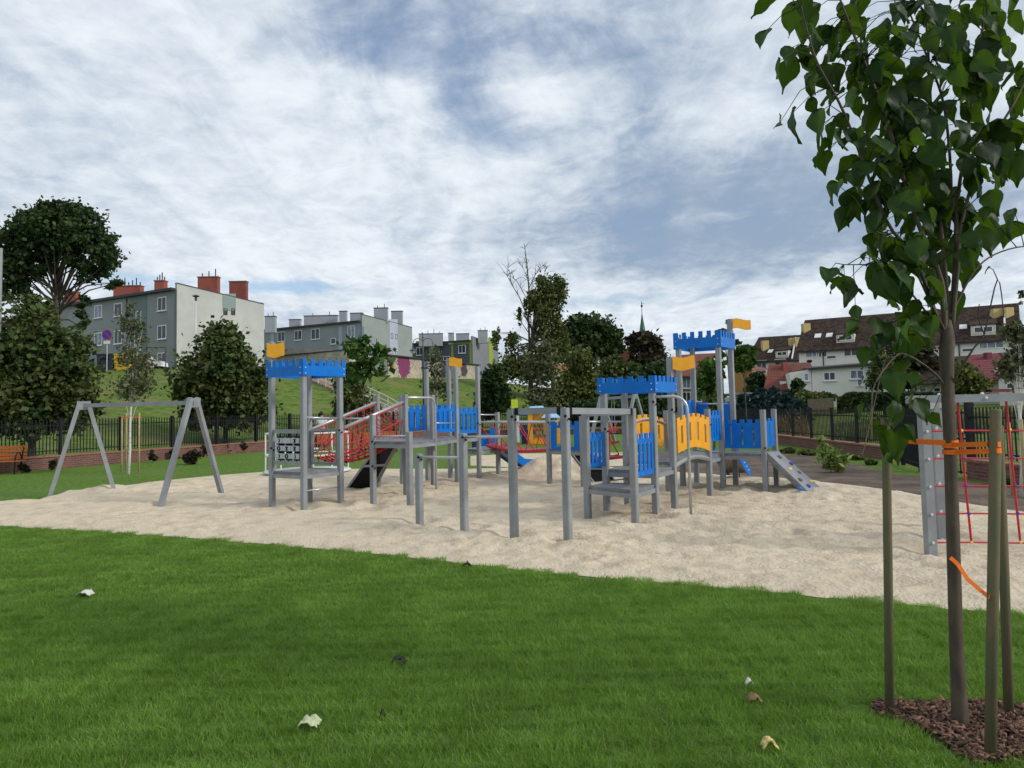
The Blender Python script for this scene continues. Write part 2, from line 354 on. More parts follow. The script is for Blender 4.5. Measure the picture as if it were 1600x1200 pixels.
def sandz(x,y):
    z=.032*fbm(x*.55,y*.55,2)+.030*fbm(x*2.1,y*2.1,3)
    dx,dy=.12*noise.noise((x*3,y*3,4)),.12*noise.noise((x*3,y*3,14)); tr=max(.12,.55+1.1*noise.noise((x*.45,y*.45,9)))
    c=cell((x+dx)*2.6,(y+dy)*2.6); z-=.072*max(0,1-c*1.7)**1.1*tr; c=cell((x-dy)*5.4+9,(y+dx)*5.4); z-=.042*max(0,1-c*1.6)*tr+.012*noise.noise((x*8,y*8,2))
    for P,h,r in MW:
        q=((x-P.x)**2+(y-P.y)**2)/r/r
        if q<6: z+=h*math.exp(-q)*(1+.35*fbm(x*2.5,y*2.5,3))
    return max(.014,z+.075)
V=[];Fc=[]; NX,NY=620,380
for i in range(NX+1):
    px=-500+2800*i/NX
    a=G(px,lerpx(FRONT,px)); b=G(px,lerpx(BACK,px))
    jit=.05*fbm(px*.03,1.3,3)
    for j in range(NY+1):
        t=j/NY; tt=t/(t+(1-t)*max(1,(b.y/a.y)**.8)); P=a.lerp(b,tt if b.y>a.y+.01 else t)
        e=min(1,min(t,1-t)*14); y=P.y+jit*(1-t)-jit*t
        V.append((P.x,y,sandz(P.x,P.y)*e+.012*(1-e)-.0*t))
FEET=[(425,793),(475,800),(532,795),(484,789),(583,791),(591,767),(641,796),(635,778),(629,760),(669,754),(677,763),(703,749),(714,757),(749,751),(779,745),(656,823),(726,835),(804,846),(888,851),(859,759),(919,812),(993,823),(951,800),(982,795),(1026,815),(1054,799),(1045,772),(1080,810),(1068,767),(1090,761),(1131,774),(1150,763),(1110,780),(1197,774),(1214,765),(75,779),(182,772),(248,794),(349,775),(1456,871),(1468,848),(1275,775)]
VA=np.array(V)
for a_,b_ in FEET:
    q_=G(a_,b_); r2=((VA[:,0]-q_.x)**2+(VA[:,1]-q_.y)**2); VA[:,2]+=-.045*np.exp(-r2/.05)+.035*np.exp(-((np.sqrt(r2)-.38)/.14)**2)
VA[:,2]=np.maximum(VA[:,2],.012); V=VA
for i in range(NX):
    for j in range(NY): Fc.append((i*(NY+1)+j,(i+1)*(NY+1)+j,(i+1)*(NY+1)+j+1,i*(NY+1)+j+1))
s_=npobj('sand',V,Fc,M['sand'],smooth=True); s_['kind']='structure'
def soilmesh(name,front,back,x0,x1,m_,amp,zb):
    V=[];Fc=[];nx,ny=120,40
    for i in range(nx+1):
        px=x0+(x1-x0)*i/nx; a=G(px,lerpx(front,px)); b=G(px,lerpx(back,px))
        for j in range(ny+1):
            P=a.lerp(b,j/ny); e=min(1,min(j,ny-j)/3,min(i,nx-i)/3); V.append((P.x,P.y,zb+e*(.5+.5*fbm(P.x*1.2,P.y*1.2,3))*amp))
    for i in range(nx):
        for j in range(ny): Fc.append((i*(ny+1)+j,(i+1)*(ny+1)+j,(i+1)*(ny+1)+j+1,i*(ny+1)+j+1))
    o=npobj(name,V,Fc,m_,smooth=True); o['kind']='structure'
soilmesh('bare_soil',[(1040,737),(1180,747),(1280,756),(1350,763),(1400,770),(1500,788),(1600,803),(1900,843)],[(1040,712),(1140,706),(1220,708),(1290,716),(1400,742),(1500,752),(1900,790)],1040,1900,M['soil'],.05,.014)
soilmesh('far_sand',[(735,728),(800,731),(880,731),(1000,728),(1060,724)],[(735,713),(820,709),(900,708),(1060,707)],735,1060,M['sand'],.06,.014)
# ================================================================ BRICK WALLS AND FENCES
def ang(a,b): return math.atan2(b.y-a.y,b.x-a.x)
def wallrun(pts,h,label,grp=None):
    for k,(a,b) in enumerate(zip(pts,pts[1:])):
        a=Vector((a[0],a[1],0)); b=Vector((b[0],b[1],0)); an=ang(a,b); mm=facemat('brick_face',an,'brick',(.20,.065,.045),(.13,.042,.032),(.16,.13,.11))
        r=thing('brick_wall',a,label[k],'wall',grp); r.location=a
        mb=MB(); mb.box((a+b)/2-Vector((0,0,.05)),(b-a).length,.25,h-.01,an); obj('brickwork',mb,mm,r)
        mb=MB(); mb.box((a+b)/2+Vector((0,0,h-.057)),(b-a).length,.31,.055,an); obj('coping',mb,M['coping'],r)
M['coping']=mat('brick_coping',(.26,.125,.085),.85,.2,12)
def fencerun(a,b,z0,z1,label,bay=2.5,pick=.125,pw=.03,grp='dark picket fences round the playground'):
    a=Vector((a[0],a[1],0)); b=Vector((b[0],b[1],0)); d=(b-a); Ln=d.length; d.normalize(); n=max(1,round(Ln/bay)); an=ang(a,b)
    r=thing('picket_fence',a,label,'fence',grp)
    for i in range(n+1):
        p=a+d*(Ln*i/n); mb=MB(); mb.box((p.x,p.y,z0-.02),.10,.10,z1-z0+.06,an); mb.box((p.x,p.y,z1+.04),.12,.12,.02,an); obj('post',mb,M['fence'],r)
        if i<n:
            q=a+d*(Ln*(i+1)/n); mb=MB()
            mb.beam((p.x,p.y,z0+.16),(q.x,q.y,z0+.16),.035,.035); mb.beam((p.x,p.y,z1-.22),(q.x,q.y,z1-.22),.035,.035)
            k=int((Ln/n)/pick)
            for j in range(1,k):
                s=p.lerp(q,j/k); mb.box((s.x,s.y+0,z0+.05),pw,.022,z1-z0-.05,an)
            obj('picket_panel',mb,M['fence'],r)
wallrun([LA,LB,LC],.50,['long low red brick wall with a lighter coping, behind the swing frame','low red brick wall carrying the fence behind the castle towers'])
fencerun(LA,LB,.50,1.80,'dark picket fence on the brick wall behind the swing frame')
fencerun(LB,LC,.50,1.80,'dark picket fence on the brick wall below the embankment stairs')
wallrun([LC,RC],.40,['low brick wall at the far back, behind the little playhouse'])
fencerun(LC,RC,.40,1.70,'dark picket fence at the far back, behind the little playhouse')
wallrun([RC,RD,RE],.42,['low brick wall under the fence, far right in front of the blue spruces','low red brick wall under the fence behind the leafy shrub on the right'])
fencerun(RC,RD,.42,1.55,'dark picket fence in front of the blue green spruces',pw=.02)
fencerun(RD,RE,.42,1.55,'dark picket fence behind the leafy shrub on the right',bay=2.2,pw=.02)
fencerun(RE,RF_,.03,1.62,'dark picket fence standing straight on the soil, left of the rope net',bay=2.8,pick=.11)
wallrun([RH,RI],.45,['low red brick wall seen through the red rope net'])
fencerun(RH,RI,.45,1.62,'dark picket fence seen through the red rope net')
gt=thing('fence_gate',(RF_.x,RF_.y,0),'dark picket gate between two tall posts beside the rope net','gate')
for p in (RF_,RH):
    mb=MB(); mb.box((p.x,p.y,0),.14,.14,1.8,0); obj('gate_post',mb,M['fence'],gt)
mb=MB(); a,b=RF_,RH
for zz_ in (.12,.9,1.5): mb.beam((a.x,a.y,zz_),(b.x,b.y,zz_),.04,.04)
k=int((b-a).length/.12)
for j in range(1,k): s=a.lerp(b,j/k); mb.box((s.x,s.y,.08),.022,.022,1.5,0)
obj('gate_leaf',mb,M['fence'],gt)
# ================================================================ THE CASTLE PLAYSET (one connected thing)
PS=thing('castle_playset',G(714,757),'big castle climbing frame of grey posts with blue and yellow boards in the sand','playset')
PW=.102
def sq(px,py,th,s):
    o=Vector((px*1.125,py*1.125,0)); s*=1.125; a=Vector((math.cos(th),math.sin(th),0))*s; b=Vector((-math.sin(th),math.cos(th),0))*s
    return o,o+a,o+a+b,o+b      # front, right, back, left
P={}
P['P2'],P['P3'],P['P4'],P['P1']=sq(-3.45,12.14,.98,.80)
P['m8'],P['m9'],P['m7'],P['m5']=sq(-1.25,16.23,1.0,.83)
P['r6'],P['r7'],P['r5'],P['r4']=sq(2.02,10.66,1.01,.77)
P['r12'],P['r13'],P['r11'],P['r10']=sq(3.79,13.47,.99,.76)
for k,x,y in (('m1',583.6,791),('m1b',591,767),('m2',641,796),('m3',635,778),('m4',629,760),('m6',677.5,763.5),('pl',682,768),('m10',779,745),
  ('h1',656,823),('h2',726,835),('h3',804,846),('h4',888,851),('r1',859,759),('r1c',912,764),('r2',919,812),('r3',993,823),('r8',1045,772),('pole',1080,810),
  ('r14',1110,780),('r15',1197,774),('r16',1214,765)): P[k]=G(x,y)
TOP=dict(P1=535,P2=574,P3=574,P4=574,m1=648,m1b=618,m2=675,m3=616,m4=617,m5=577,m6=617,m7=560,m8=575,m9=573,m10=644,h1=709,h2=677,h3=640,h4=638,
 r1=644,r1c=650,r2=645,r3=638,r4=600,r5=600,r6=600,r7=558,r8=641,r10=528,r11=528,r12=528,r13=500,r14=639,r15=640,r16=639)
mfoot=MB()
for k,ty in TOP.items():
    p=P[k]; z=ZP(p,ty); mb=MB(); w2=PW
    # post with narrow chamfers
    ca,sa=math.cos(GA),math.sin(GA); c_=.012; h=w2/2; q=[(-h+c_,-h),(h-c_,-h),(h,-h+c_),(h,h-c_),(h-c_,h),(-h+c_,h),(-h,h-c_),(-h,-h+c_)]
    q=[(p.x+x*ca-y*sa,p.y+x*sa+y*ca) for x,y in q]
    mb.hexa([(x,y,-.1) for x,y in q],[(x,y,z) for x,y in q])
    o=obj('post',mb,M['post'],PS)
def plate(A,B,cols,th=.022,off=0.,name='panel',m_='blue',parent=None,emb=True):
    # upright board from A to B; cols = (t0,t1,zb0,zb1,zt0,zt1)
    A=Vector((A[0],A[1],0)); B=Vector((B[0],B[1],0)); d=B-A; nrm=Vector((d.y,-d.x,0)).normalized(); mb=MB()
    for t0,t1,b0,b1,z0,z1 in cols:
        p,q=A+d*t0+nrm*off,A+d*t1+nrm*off; v=nrm*th/2
        mb.hexa([p+v+Vector((0,0,b0)),q+v+Vector((0,0,b1)),q-v+Vector((0,0,b1)),p-v+Vector((0,0,b0))],[p+v+Vector((0,0,z0)),q+v+Vector((0,0,z1)),q-v+Vector((0,0,z1)),p-v+Vector((0,0,z0))])
    return obj(name,mb,M[m_],parent or PS)
def cren(z0,z1,n,ch,slots=None,sz=None,t0=0.,t1=1.,arc=None,arcb=None,notch=.8,ends='up'):
    # columns of a crenellated board with upright slots
    cuts=set([t0,t1]); up=[]
    wN=(t1-t0)/(n+(n-1)*notch) if ends=='up' else 0
    x=t0
    for i in range(n):
        up.append((x,x+wN)); cuts|={round(x,5),round(x+wN,5)}; x+=wN*(1+notch)
    for a,b in (slots or []): cuts|={a,b}
    if arc:
        for i in range(1,24): cuts.add(round(t0+(t1-t0)*i/24,5))
    cuts=sorted(cuts); out=[]
    for a,b in zip(cuts,cuts[1:]):
        if b-a<1e-4: continue
        mid=(a+b)/2; hi=any(u<=mid<=v for u,v in up)
        fa=arc or (lambda t:0.); fb=arcb or (lambda t:0.)
        za=z1-(0 if hi else ch); 
        ta,tb=za+fa(a),za+fa(b); ba,bb=z0+fb(a),z0+fb(b)
        if any(s[0]<=mid<=s[1] for s in (slots or [])):
            s0,s1=sz; out.append((a,b,ba,bb,s0+fb(a),s0+fb(b))); out.append((a,b,s1+fa(a),s1+fa(b),ta,tb))
        else: out.append((a,b,ba,bb,ta,tb))
    return out
def slots(n,w=.05,t0=.12,t1=.88):
    return [(round(t0+(t1-t0)*(i+.5)/n-w/2,5),round(t0+(t1-t0)*(i+.5)/n+w/2,5)) for i in range(n)]
def bolts(A,B,ts,zs,off=.02,r=.011):
    A=Vector((A[0],A[1],0)); B=Vector((B[0],B[1],0)); d=B-A; nrm=Vector((d.y,-d.x,0)).normalized(); mb=MB()
    for t in ts:
        for z in zs:
            c=A+d*t+nrm*off+Vector((0,0,z)); mb.tube([c,c+nrm*.012],r,6)
    return mb
# ---- crowns on three towers
def crown(ks,ref,ybot,ybody,ytop,n,label=None):
    p=P[ref]; zb,zm,zt=ZP(p,ybot),ZP(p,ybody),ZP(p,ytop); q=[P[k] for k in ks]; c=sum(q,Vector())/4
    q=[c+(v-c)*1.17 for v in q]
    for i in range(4):
        A,B=q[i],q[(i+1)%4]
        o=plate(A,B,cren(zb,zt,n,zt-zm,t0=.012*(i%2),t1=1-.012*(i%2),notch=1.05),name='crown_board',th=.02,off=-.0)
        d=(B-A); nr=Vector((d.y,-d.x,0)).normalized()
        obj('bolt',bolts(A,B,(.05,.95),(zb+(zm-zb)*.25,zb+(zm-zb)*.8),off=.01),M['whitemetal'],o)
crown(['P2','P3','P4','P1'],'P2',587,571,561,6)
crown(['r6','r7','r5','r4'],'r6',613,596,587,6)
crown(['r12','r13','r11','r10'],'r12',542,526,516,6)
def flag(pk,x0,x1,y0,y1,dirn,th=.02):
    p=P[pk]; z0,z1=ZP(p,y1),ZP(p,y0); pxm=F/p.y; Lw=(x1-x0)/pxm
    A=p+Vector((((x0-PXC(p,y0))/pxm),-.075,0)); B=A+Vector((Lw,.0,0)); cols=[]; n=14
    for i in range(n):
        f=lambda t: .022*math.sin(t*5.0+dirn)
        a,b=i/n,(i+1)/n; cols.append((a,b,z0+f(a),z0+f(b),z1+f(a),z1+f(b)))
    o=plate(A,B,cols,th=th,name='flag',m_='yellow')
def PXC(p,y):
    d=Vector((p.x,p.y,ZP(p,y)))-Vector((0,0,H)); return CX+F*d.dot(RT)/d.dot(FW)
flag('P1',419,446,537,558,2.6); flag('m7',702,722,560,573,.4); flag('r7',1049,1083,558,578,2.6); flag('r13',1143,1171,500,515,.6)
# ---- decks
def deck(ks,ref,y,th=.055,name='deck',inset=0):
    z=ZP(P[ref] if isinstance(ref,str) else ref,y); q=[P[k] if isinstance(k,str) else k for k in ks]; mb=MB()
    mb.hexa([(p.x,p.y,z-th) for p in q],[(p.x,p.y,z) for p in q]); o=obj(name,mb,M['deck'],PS)
    mb=MB()
    for a,b in zip(q,q[1:]+q[:1]): mb.beam((a.x,a.y,z-th-.035),(b.x,b.y,z-th-.035),.045,.07)
    obj('deck_frame',mb,M['post'],o); return z
zT1=deck(['P2','P3','P4','P1'],'P2',738)
mX=P['m3']+(P['m1']-P['m2'])
zA=deck(['m1','m2','m3','m1b'],'m2',690)
zB=deck(['m3','pl','m8','m5','m4'],'m8',683)
zM=deck(['m8','m9','m7','m5'],'m9',681)
cC=P['m9']+(P['m9']-P['m5'])*.45
zC=deck(['m9',P['m10'],P['m10']+Vector((-.25,.95,0)),P['m7']+Vector((.35,.25,0))],'m10',699)
zR=deck(['r1',P['r1c'],P['r1c']+Vector((.3,.8,0)),P['r1']+Vector((.3,.8,0))],'r1',701)
zD=deck(['r2','r3','r6','r4'],'r3',766)
zE=deck(['r6','r7','r5','r4'],'r5',727)
zF=deck(['r14','r12','r11','r8'],'r12',709)
zG=deck(['r12','r15','r16','r13','r11'],'r15',709)
def rail(a,b,r=.02,m_='metal',name='rail',mid=None,parent=None):
    mb=MB(); mb.tube([a]+(mid or [])+[b],r,8); return obj(name,mb,M[m_],parent or PS,True)
def AP(k,y): p=P[k]; return Vector((p.x,p.y,ZP(p,y)))
# tower one: bars, name frame, rung
rail(AP('P2',652),AP('P3',654),.017); rail(AP('P3',654),AP('m1',654),.017); rail(AP('P2',767),AP('P3',761),.015,name='rung')
rail(AP('P4',655),AP('P3',655),.015)
# noughts and crosses frame on the left face
A,B=P['P1'],P['P2']; d=(B-A).normalized(); nr=Vector((d.y,-d.x,0))
z0=ZP(P['P2'],727); z1=ZP(P['P2'],674); fr=thingmesh=MB()
a_,b_=A+d*.06,B-d*.06
mb=MB(); mb.beam((a_.x,a_.y,z1),(b_.x,b_.y,z1),.04,.075); mb.beam((a_.x,a_.y,z0+.03),(b_.x,b_.y,z0+.03),.04,.075); ttt=obj('game_frame',mb,M['post'],PS)
mb=MB()
for t in (.25,.5,.75):
    p=A+d*(.9*t*1.0+.0)+d*.03; mb.tube([(p.x,p.y,z0),(p.x,p.y,z1)],.013,6)
obj('game_rod',mb,M['black'],ttt)
ms=[[')','','X'],['O','X','X'],[')','O',')']]
zt=z1-.10; hh=(zt-z0-.09)/3; ww=.215
def glyph(mb,ch,c,r):
    v=nr*.0; n_=nr*.004
    def P3(x,z): return c+d*x+Vector((0,0,z))+n_
    if ch=='O': mb.tube([P3(r*math.cos(t),r*math.sin(t)) for t in np.linspace(0,2*math.pi,15)],.011,5)
    elif ch=='X': mb.tube([P3(-r*.75,-r),P3(r*.75,r)],.011,5); mb.tube([P3(-r*.75,r),P3(r*.75,-r)],.011,5)
    elif ch==')': mb.tube([P3(-r*.3+r*.9*math.cos(t),r*1.05*math.sin(t)) for t in np.linspace(-1.1,1.1,8)],.011,5)
for i in range(3):
    for j in range(3):
        t=.27+.25*j; c=A+d*(.9*t+.03); zc=zt-hh*(i+.5)
        mb=MB(); th=(i*1.7+j*2.3)%.5-.25
        mb.box((c.x,c.y,zc-hh*.33),ww,.12,hh*.68,math.atan2(d.y,d.x)); o=obj('game_tile',mb,M['tile'],ttt)
        mb=MB()
        for s in (-1,1): mb.box((c.x,c.y,zc+s*hh*.43-.018),ww*.55,.05,.036,math.atan2(d.y,d.x))
        obj('clip',mb,M['black'],o)
        if ms[i][j]:
            mb=MB(); glyph(mb,ms[i][j],c+nr*.06+Vector((0,0,zc)),hh*.24); obj('mark',mb,M['black'],o)
# net frame on the back face
A,B=P['P4'],P['P3']; d=(B-A); mb=MB()
z0,z1=ZP(P['P4'],723),ZP(P['P4'],672)
qa,qb=A+d*.12,B-d*.1
for (u,v) in (((qa,z0),(qb,z0)),((qa,z1),(qb,z1)),((qa,z0),(qa,z1)),((qb,z0),(qb,z1))): mb.beam((u[0].x,u[0].y,u[1]),(v[0].x,v[0].y,v[1]),.05,.05)
fo=obj('net_frame',mb,M['post'],PS); mb=MB()
qp=lambda t,s: qa.lerp(qb,t)+Vector((0,0,z0+(z1-z0)*s))
for t in (.3,.62): mb.tube([qp(t-.1,0),qp(t+.1,.4),qp(t,.7),qp(t+.18,1)],.009,5)
mb.tube([qp(0,.3),qp(.5,.42),qp(1,.25)],.009,5); mb.tube([qp(.45,.42),qp(.95,.85)],.009,5)
obj('rope',mb,M['red'],fo)
# ---- rope tunnel rising from tower one
a0=P['P3']+Vector((-.02,.05,0)); b0=P['P4']+Vector((.02,.05,0)); 
FR=[Vector((a0.x,a0.y,ZP(a0,671))),AP('m3',627)]; BR=[Vector((b0.x,b0.y,ZP(b0,671))),AP('m1b',628)]
FL=[Vector((a0.x+.12,a0.y+.02,ZP(a0,722))),AP('m3',684)+Vector((-.12,0,0))]; BL=[Vector((b0.x+.15,b0.y,ZP(b0,716))),AP('m1b',684)]
rail(FR[0],FR[1],.032,'metal','handrail'); rail(BR[0],BR[1],.032,'metal','handrail')
def ropeside(T,Bm,n,name):
    mb=MB(); lp=lambda s,t:s[0].lerp(s[1],t)
    for f in (.0,.5,1): mb.tube([lp(T,t).lerp(lp(Bm,t),max(f,.06))-Vector((0,0,.10*math.sin(t*math.pi)*f)) for t in np.linspace(0,1,9)],.011 if f<1 else .024,5)
    for i in range(n+1):
        t=i/n; dn=Vector((0,0,.10*math.sin(t*math.pi))); mb.tube([lp(T,t),lp(Bm,t)-dn],.008,5)
        if i<n and i%2:
            t2=(i+1)/n; mb.tube([lp(T,t).lerp(lp(Bm,t),.5),lp(Bm,t2)-dn],.007,5)
    return obj(name,mb,M['red'],PS)
o1=ropeside(FR,FL,9,'rope_net'); ropeside(BR,BL,9,'rope_net')
mb=MB()
for i in range(19):
    t=i/18; a=FL[0].lerp(FL[1],t); b=BL[0].lerp(BL[1],t); sg=Vector((0,0,.10*math.sin(t*math.pi)+.05)); mb.tube([a,a.lerp(b,.5)-sg,b],.013,5)
for f in (.25,.5,.75): mb.tube([FL[0].lerp(FL[1],t).lerp(BL[0].lerp(BL[1],t),f)-Vector((0,0,.10*math.sin(t*math.pi)+.04)) for t in np.linspace(0,1,9)],.015,5)
ro=obj('rope_floor',mb,M['red'],PS)
mb=MB()
for i in range(0,19,2):
    t=i/18
    for f in (0,.25,.5,.75,1): 
        c=FL[0].lerp(FL[1],t).lerp(BL[0].lerp(BL[1],t),f)-Vector((0,0,.10*math.sin(t*math.pi)+.04*math.sin(f*math.pi))); mb.ball(c,.026,6)
obj('rope_knot',mb,M['black'],ro)
# upper loops of the net at the high end
mb=MB()
for k in range(5):
    t=.72+.06*k; a=BR[0].lerp(BR[1],t)+Vector((.05,0,-.15)); b=FR[0].lerp(FR[1],t+.02)+Vector((0,0,-.45)); mb.tube([a,a.lerp(b,.5)-Vector((0,0,.1)),b],.012,5)
obj('rope',mb,M['red'],PS)
rail(AP('m1',682),AP('m2',681),.018)
# black climbing wall below the net
a=G(540,769); b=G(582,768); t0=AT(594,692,a.y-.1); t1=AT(624,689,b.y-.3)
def slab(a,b,c,d,th,m_,name,parent=None):
    n=(b-a).cross(d-a).normalized()*th; mb=MB(); mb.hexa([a,b,c,d],[a+n,b+n,c+n,d+n]); return obj(name,mb,M[m_],parent or PS)
tp=Vector((P['m3'].x-.12,P['m3'].y-.2,zA-.02)); tq=Vector((P['m1b'].x+.2,P['m1b'].y-.2,zA-.02))
tq=AT(594,694,P['m1b'].y-.6); tp=AT(624,689,P['m3'].y-.15)
w_=slab(a,b,tp,tq,.035,'black','climbing_wall')
mb=MB(); mb.beam(a+Vector((0,0,.02)),tq+Vector((0,-.02,.02)),.06,.05); mb.beam(b+Vector((0,0,.02)),tp,.06,.05); m_=a.lerp(tq,.55); n_=b.lerp(tp,.55); mb.beam(m_+Vector((0,-.03,0)),n_+Vector((0,-.03,0)),.05,.05); obj('wall_frame',mb,M['post'],w_)
# curved pipe and high handrail
def hoop(k,pk,y0,xr,yr,name='curved_pipe'):
    a=AP(k,y0); b=P[pk]; zt=a.z; d=(Vector((b.x,b.y,0))-Vector((a.x,a.y,0))); L_=d.length; d.normalize(); r=.22
    pts=[a]; c=Vector((b.x,b.y,zt-r))-d*r
    for t in np.linspace(math.pi/2,0,7): pts.append(c+d*r*math.cos(t)+Vector((0,0,r*math.sin(t))))
    pts.append(Vector((b.x,b.y,-.1))); rail(pts[0],pts[-1],.024,'metal',name,mid=pts[1:-1])
hoop('m3','pl',621,0,0); hoop('r6','pole',620,0,0,'fire_pole')
# blue boards of the middle tower
def bp(a,b,ref,ybot,ytop,ybody,n,ns,m_='blue',w=.095,t0=.08,t1=.93,off=.0,yb=None,name='board',sy=None,**k):
    pa=P[a] if isinstance(a,str) else a; pb=P[b] if isinstance(b,str) else b; p=P[ref] if isinstance(ref,str) else ref
    zb,zt,zm=ZP(p,ybot),ZP(p,ytop),ZP(p,ybody); sl=slots(ns,w,t0+.03,t1-.03); s0,s1=zb+(zm-zb)*.14,zb+(zm-zb)*.88
    c=cren(zb,zt,n,zt-zm,slots=sl,sz=(s0,s1),t0=t0,t1=t1,**k); o=plate(pa,pb,c,name=name,m_=m_,off=off)
    return o
bp('m4','m5','m5',672,633,639,4,3)
bp('m6','m8','m8',674,632,638,4,4)
bp('m8','m9','m9',676,636,642,4,4)
bp('m5','m7','m7',672,634,640,4,4)
rail(AP('m6',661),AP('m8',661),.014)
# low handlebar hoops between the two foreground rows
for a,b,y1,y2 in (('h1','h2',714,715),('h2','h3',683,682)): rail(AP(a,y1),AP(b,y2),.019,'metal','pull_up_bar')
def cap(a,b,y1,y2,w=.085,name='top_beam'):
    mb=MB(); mb.beam(AP(a,y1),AP(b,y2),.07,w); o=obj(name,mb,M['post'],PS)
    A,B=AP(a,y1),AP(b,y2); dd=(B-A).normalized()
    for c in (A+dd*.06,B-dd*.1): mb=MB(); mb.beam(c,c+dd*.05,.09,w+.01); obj('bracket',mb,M['black'],o)
cap('h3','h4',643,641); cap('h4','r3',642,643); cap('h4','r3',642,643) if 0 else None
mb=MB(); mb.beam(AP('r2',648),AP('r3',645),.06,.06); obj('top_beam',mb,M['post'],PS)
mb=MB()
for k,y in (('h1',714),('h2',683),('h3',651),('h4',650),('m9',661),('r4',670),('P3',672),('P1',700),('m1',690),('m1',728),('r14',660),('r15',700),('r1',660),('r7',640),('r6',628)):
    p=AP(k,y); mb=MB(); mb.ball((p.x,p.y-.07,p.z),.022,6); obj('bolt',mb,M['black'],PS); mb=MB(); mb.ball((p.x+.05,p.y-.06,p.z-.04),.018,6); obj('bolt',mb,M['black'],PS)
# ---- red suspension bridge
A1,A2=AP('m9',698),AP('r1',702); A1=Vector((P['m10'].x-.3,P['m10'].y,A2.z)); A2=A2+Vector((0,0,0))
A2.z=ZP(P['r1'],703); A1.z=A2.z+.02
bk=Vector((.28,.75,0)); n=16; 
for i in range(n):
    t=(i+.5)/n; c=A1.lerp(A2,t)-Vector((0,0,.09*math.sin(t*math.pi)-.03)); e=c+bk; dd=(A2-A1).normalized()*((A2-A1).length/n*.42)
    mb=MB(); mb.hexa([c-dd-Vector((0,0,.05)),c+dd-Vector((0,0,.05)),e+dd-Vector((0,0,.05)),e-dd-Vector((0,0,.05))],[c-dd,c+dd,e+dd,e-dd]); obj('bridge_plank',mb,M['redboard'],PS)
mb=MB()
for o_ in (Vector(),bk): mb.tube([A1.lerp(A2,t)+o_-Vector((0,0,.09*math.sin(t*math.pi)+.005)) for t in np.linspace(0,1,9)],.035,6)
obj('bridge_rope',mb,M['red'],PS)
for o_,nm in ((Vector(),0),(bk,1)):
    r1=Vector((A1.x-.3,A1.y,ZP(P['r1'],660)))+o_; r2=Vector((A2.x,A2.y,ZP(P['r1'],660)))+o_; rail(r1,r2,.026,'metal','bridge_rail')
    mb=MB()
    for i in range(5):
        t=i/5+.04; a=r1.lerp(r2,t); b=A1.lerp(A2,min(1,t+.16)); b.z-=.06; mb.tube([a,b+o_],.012,5)
        if i%2: mb.tube([r1.lerp(r2,t+.16),A1.lerp(A2,t+.02)+o_-Vector((0,0,.06))],.012,5)
    obj('bridge_net',mb,M['red'],PS)
rail(AP('m9',648),AP('m10',648),.017); 
# ---- blue sided slide at the back of each half
def slide(top,bot,wd,name='slide'):
    top=Vector(top);bot=Vector(bot); d=bot-top; s=Vector((-d.y,d.x,0)).normalized()*wd; out=bot+Vector((d.x,d.y,0)).normalized()*.25+Vector((0,0,.0))
    pts=[top,top.lerp(bot,.5),bot+(top-bot)*.08+Vector((0,0,.0)),out]
    mb=MB()
    for a,b in zip(pts,pts[1:]): mb.hexa([a-Vector((0,0,.03)),b-Vector((0,0,.03)),b+s-Vector((0,0,.03)),a+s-Vector((0,0,.03))],[a,b,b+s,a+s])
    ch=obj('slide_chute',mb,M['steel'],PS)
    for o_ in (Vector(),s):
        mb=MB(); sn=s.normalized()*.018
        for a,b in zip(pts,pts[1:]):
            a=a+o_;b=b+o_; mb.hexa([a-sn-Vector((0,0,.09)),b-sn-Vector((0,0,.09)),b+sn-Vector((0,0,.09)),a+sn-Vector((0,0,.09))],[a-sn+Vector((0,0,.14)),b-sn+Vector((0,0,.14)),b+sn+Vector((0,0,.14)),a+sn+Vector((0,0,.14))])
        sd=obj('slide_side',mb,M['blue'],ch); mb=MB()
        for k in range(5):
            c=top.lerp(bot,.1+.2*k)+o_-s.normalized()*.02
            mb.ball(c+Vector((0,0,.03)),.022,6)
        obj('bolt',mb,M['whitemetal'],sd)
    mb=MB(); c=out+s*.5; mb.tube([c,(c.x,c.y,-.1)],.022,6); obj('slide_foot',mb,M['metal'],ch)
M['steel']=mat('slide_steel',(.34,.28,.23),.35,.1,8,metal=.5)
t_=AT(771,702,P['m10'].y+.2); b_=G(804,741,0)+Vector((0,0,.28)); slide(t_,b_,-.5)
t_=AT(1152,709,P['r13'].y+.3); b_=AT(1170,739,P['r13'].y+2.2); slide(t_,b_,.5)
# ---- right half: boards
bp('r1','r1c','r1',702,658,664,4,2,w=.13)
bp('r2','r4','r2',732,676,684,4,4)
bp('r3','r6','r6',739,675,683,4,4)
rail(AP('r2',659),AP('r5',659),.018); rail(AP('r4',648),AP('r5',648),.014)
rail(AP('r4',752),AP('r5',748),.014,name='rung'); rail(AP('r4',777),AP('r5',771),.014,name='rung')
# little rope net behind the low tower
a,b=P['r4']+Vector((.05,.9,0)),P['r5']+Vector((.0,.9,0)); z0,z1=ZP(P['r5'],715),ZP(P['r5'],662); mb=MB()
pp=lambda t,s: a.lerp(b,t)+Vector((0,0,z0+(z1-z0)*s))
for s in (.0,.38,.42,.78,.84): mb.tube([pp(0,s),pp(1,s)],.011,5)
mb.tube([pp(0,0),pp(.4,.5),pp(.1,1)],.011,5); mb.tube([pp(1,0),pp(.5,.5),pp(.9,1)],.011,5); mb.tube([pp(.45,0),pp(.45,1)],.011,5)
obj('rope_net',mb,M['red'],PS); mb=MB(); mb.beam(pp(-.1,-.02),pp(1,-.06),.35,.05); obj('bridge_plank',mb,M['redboard'],PS)
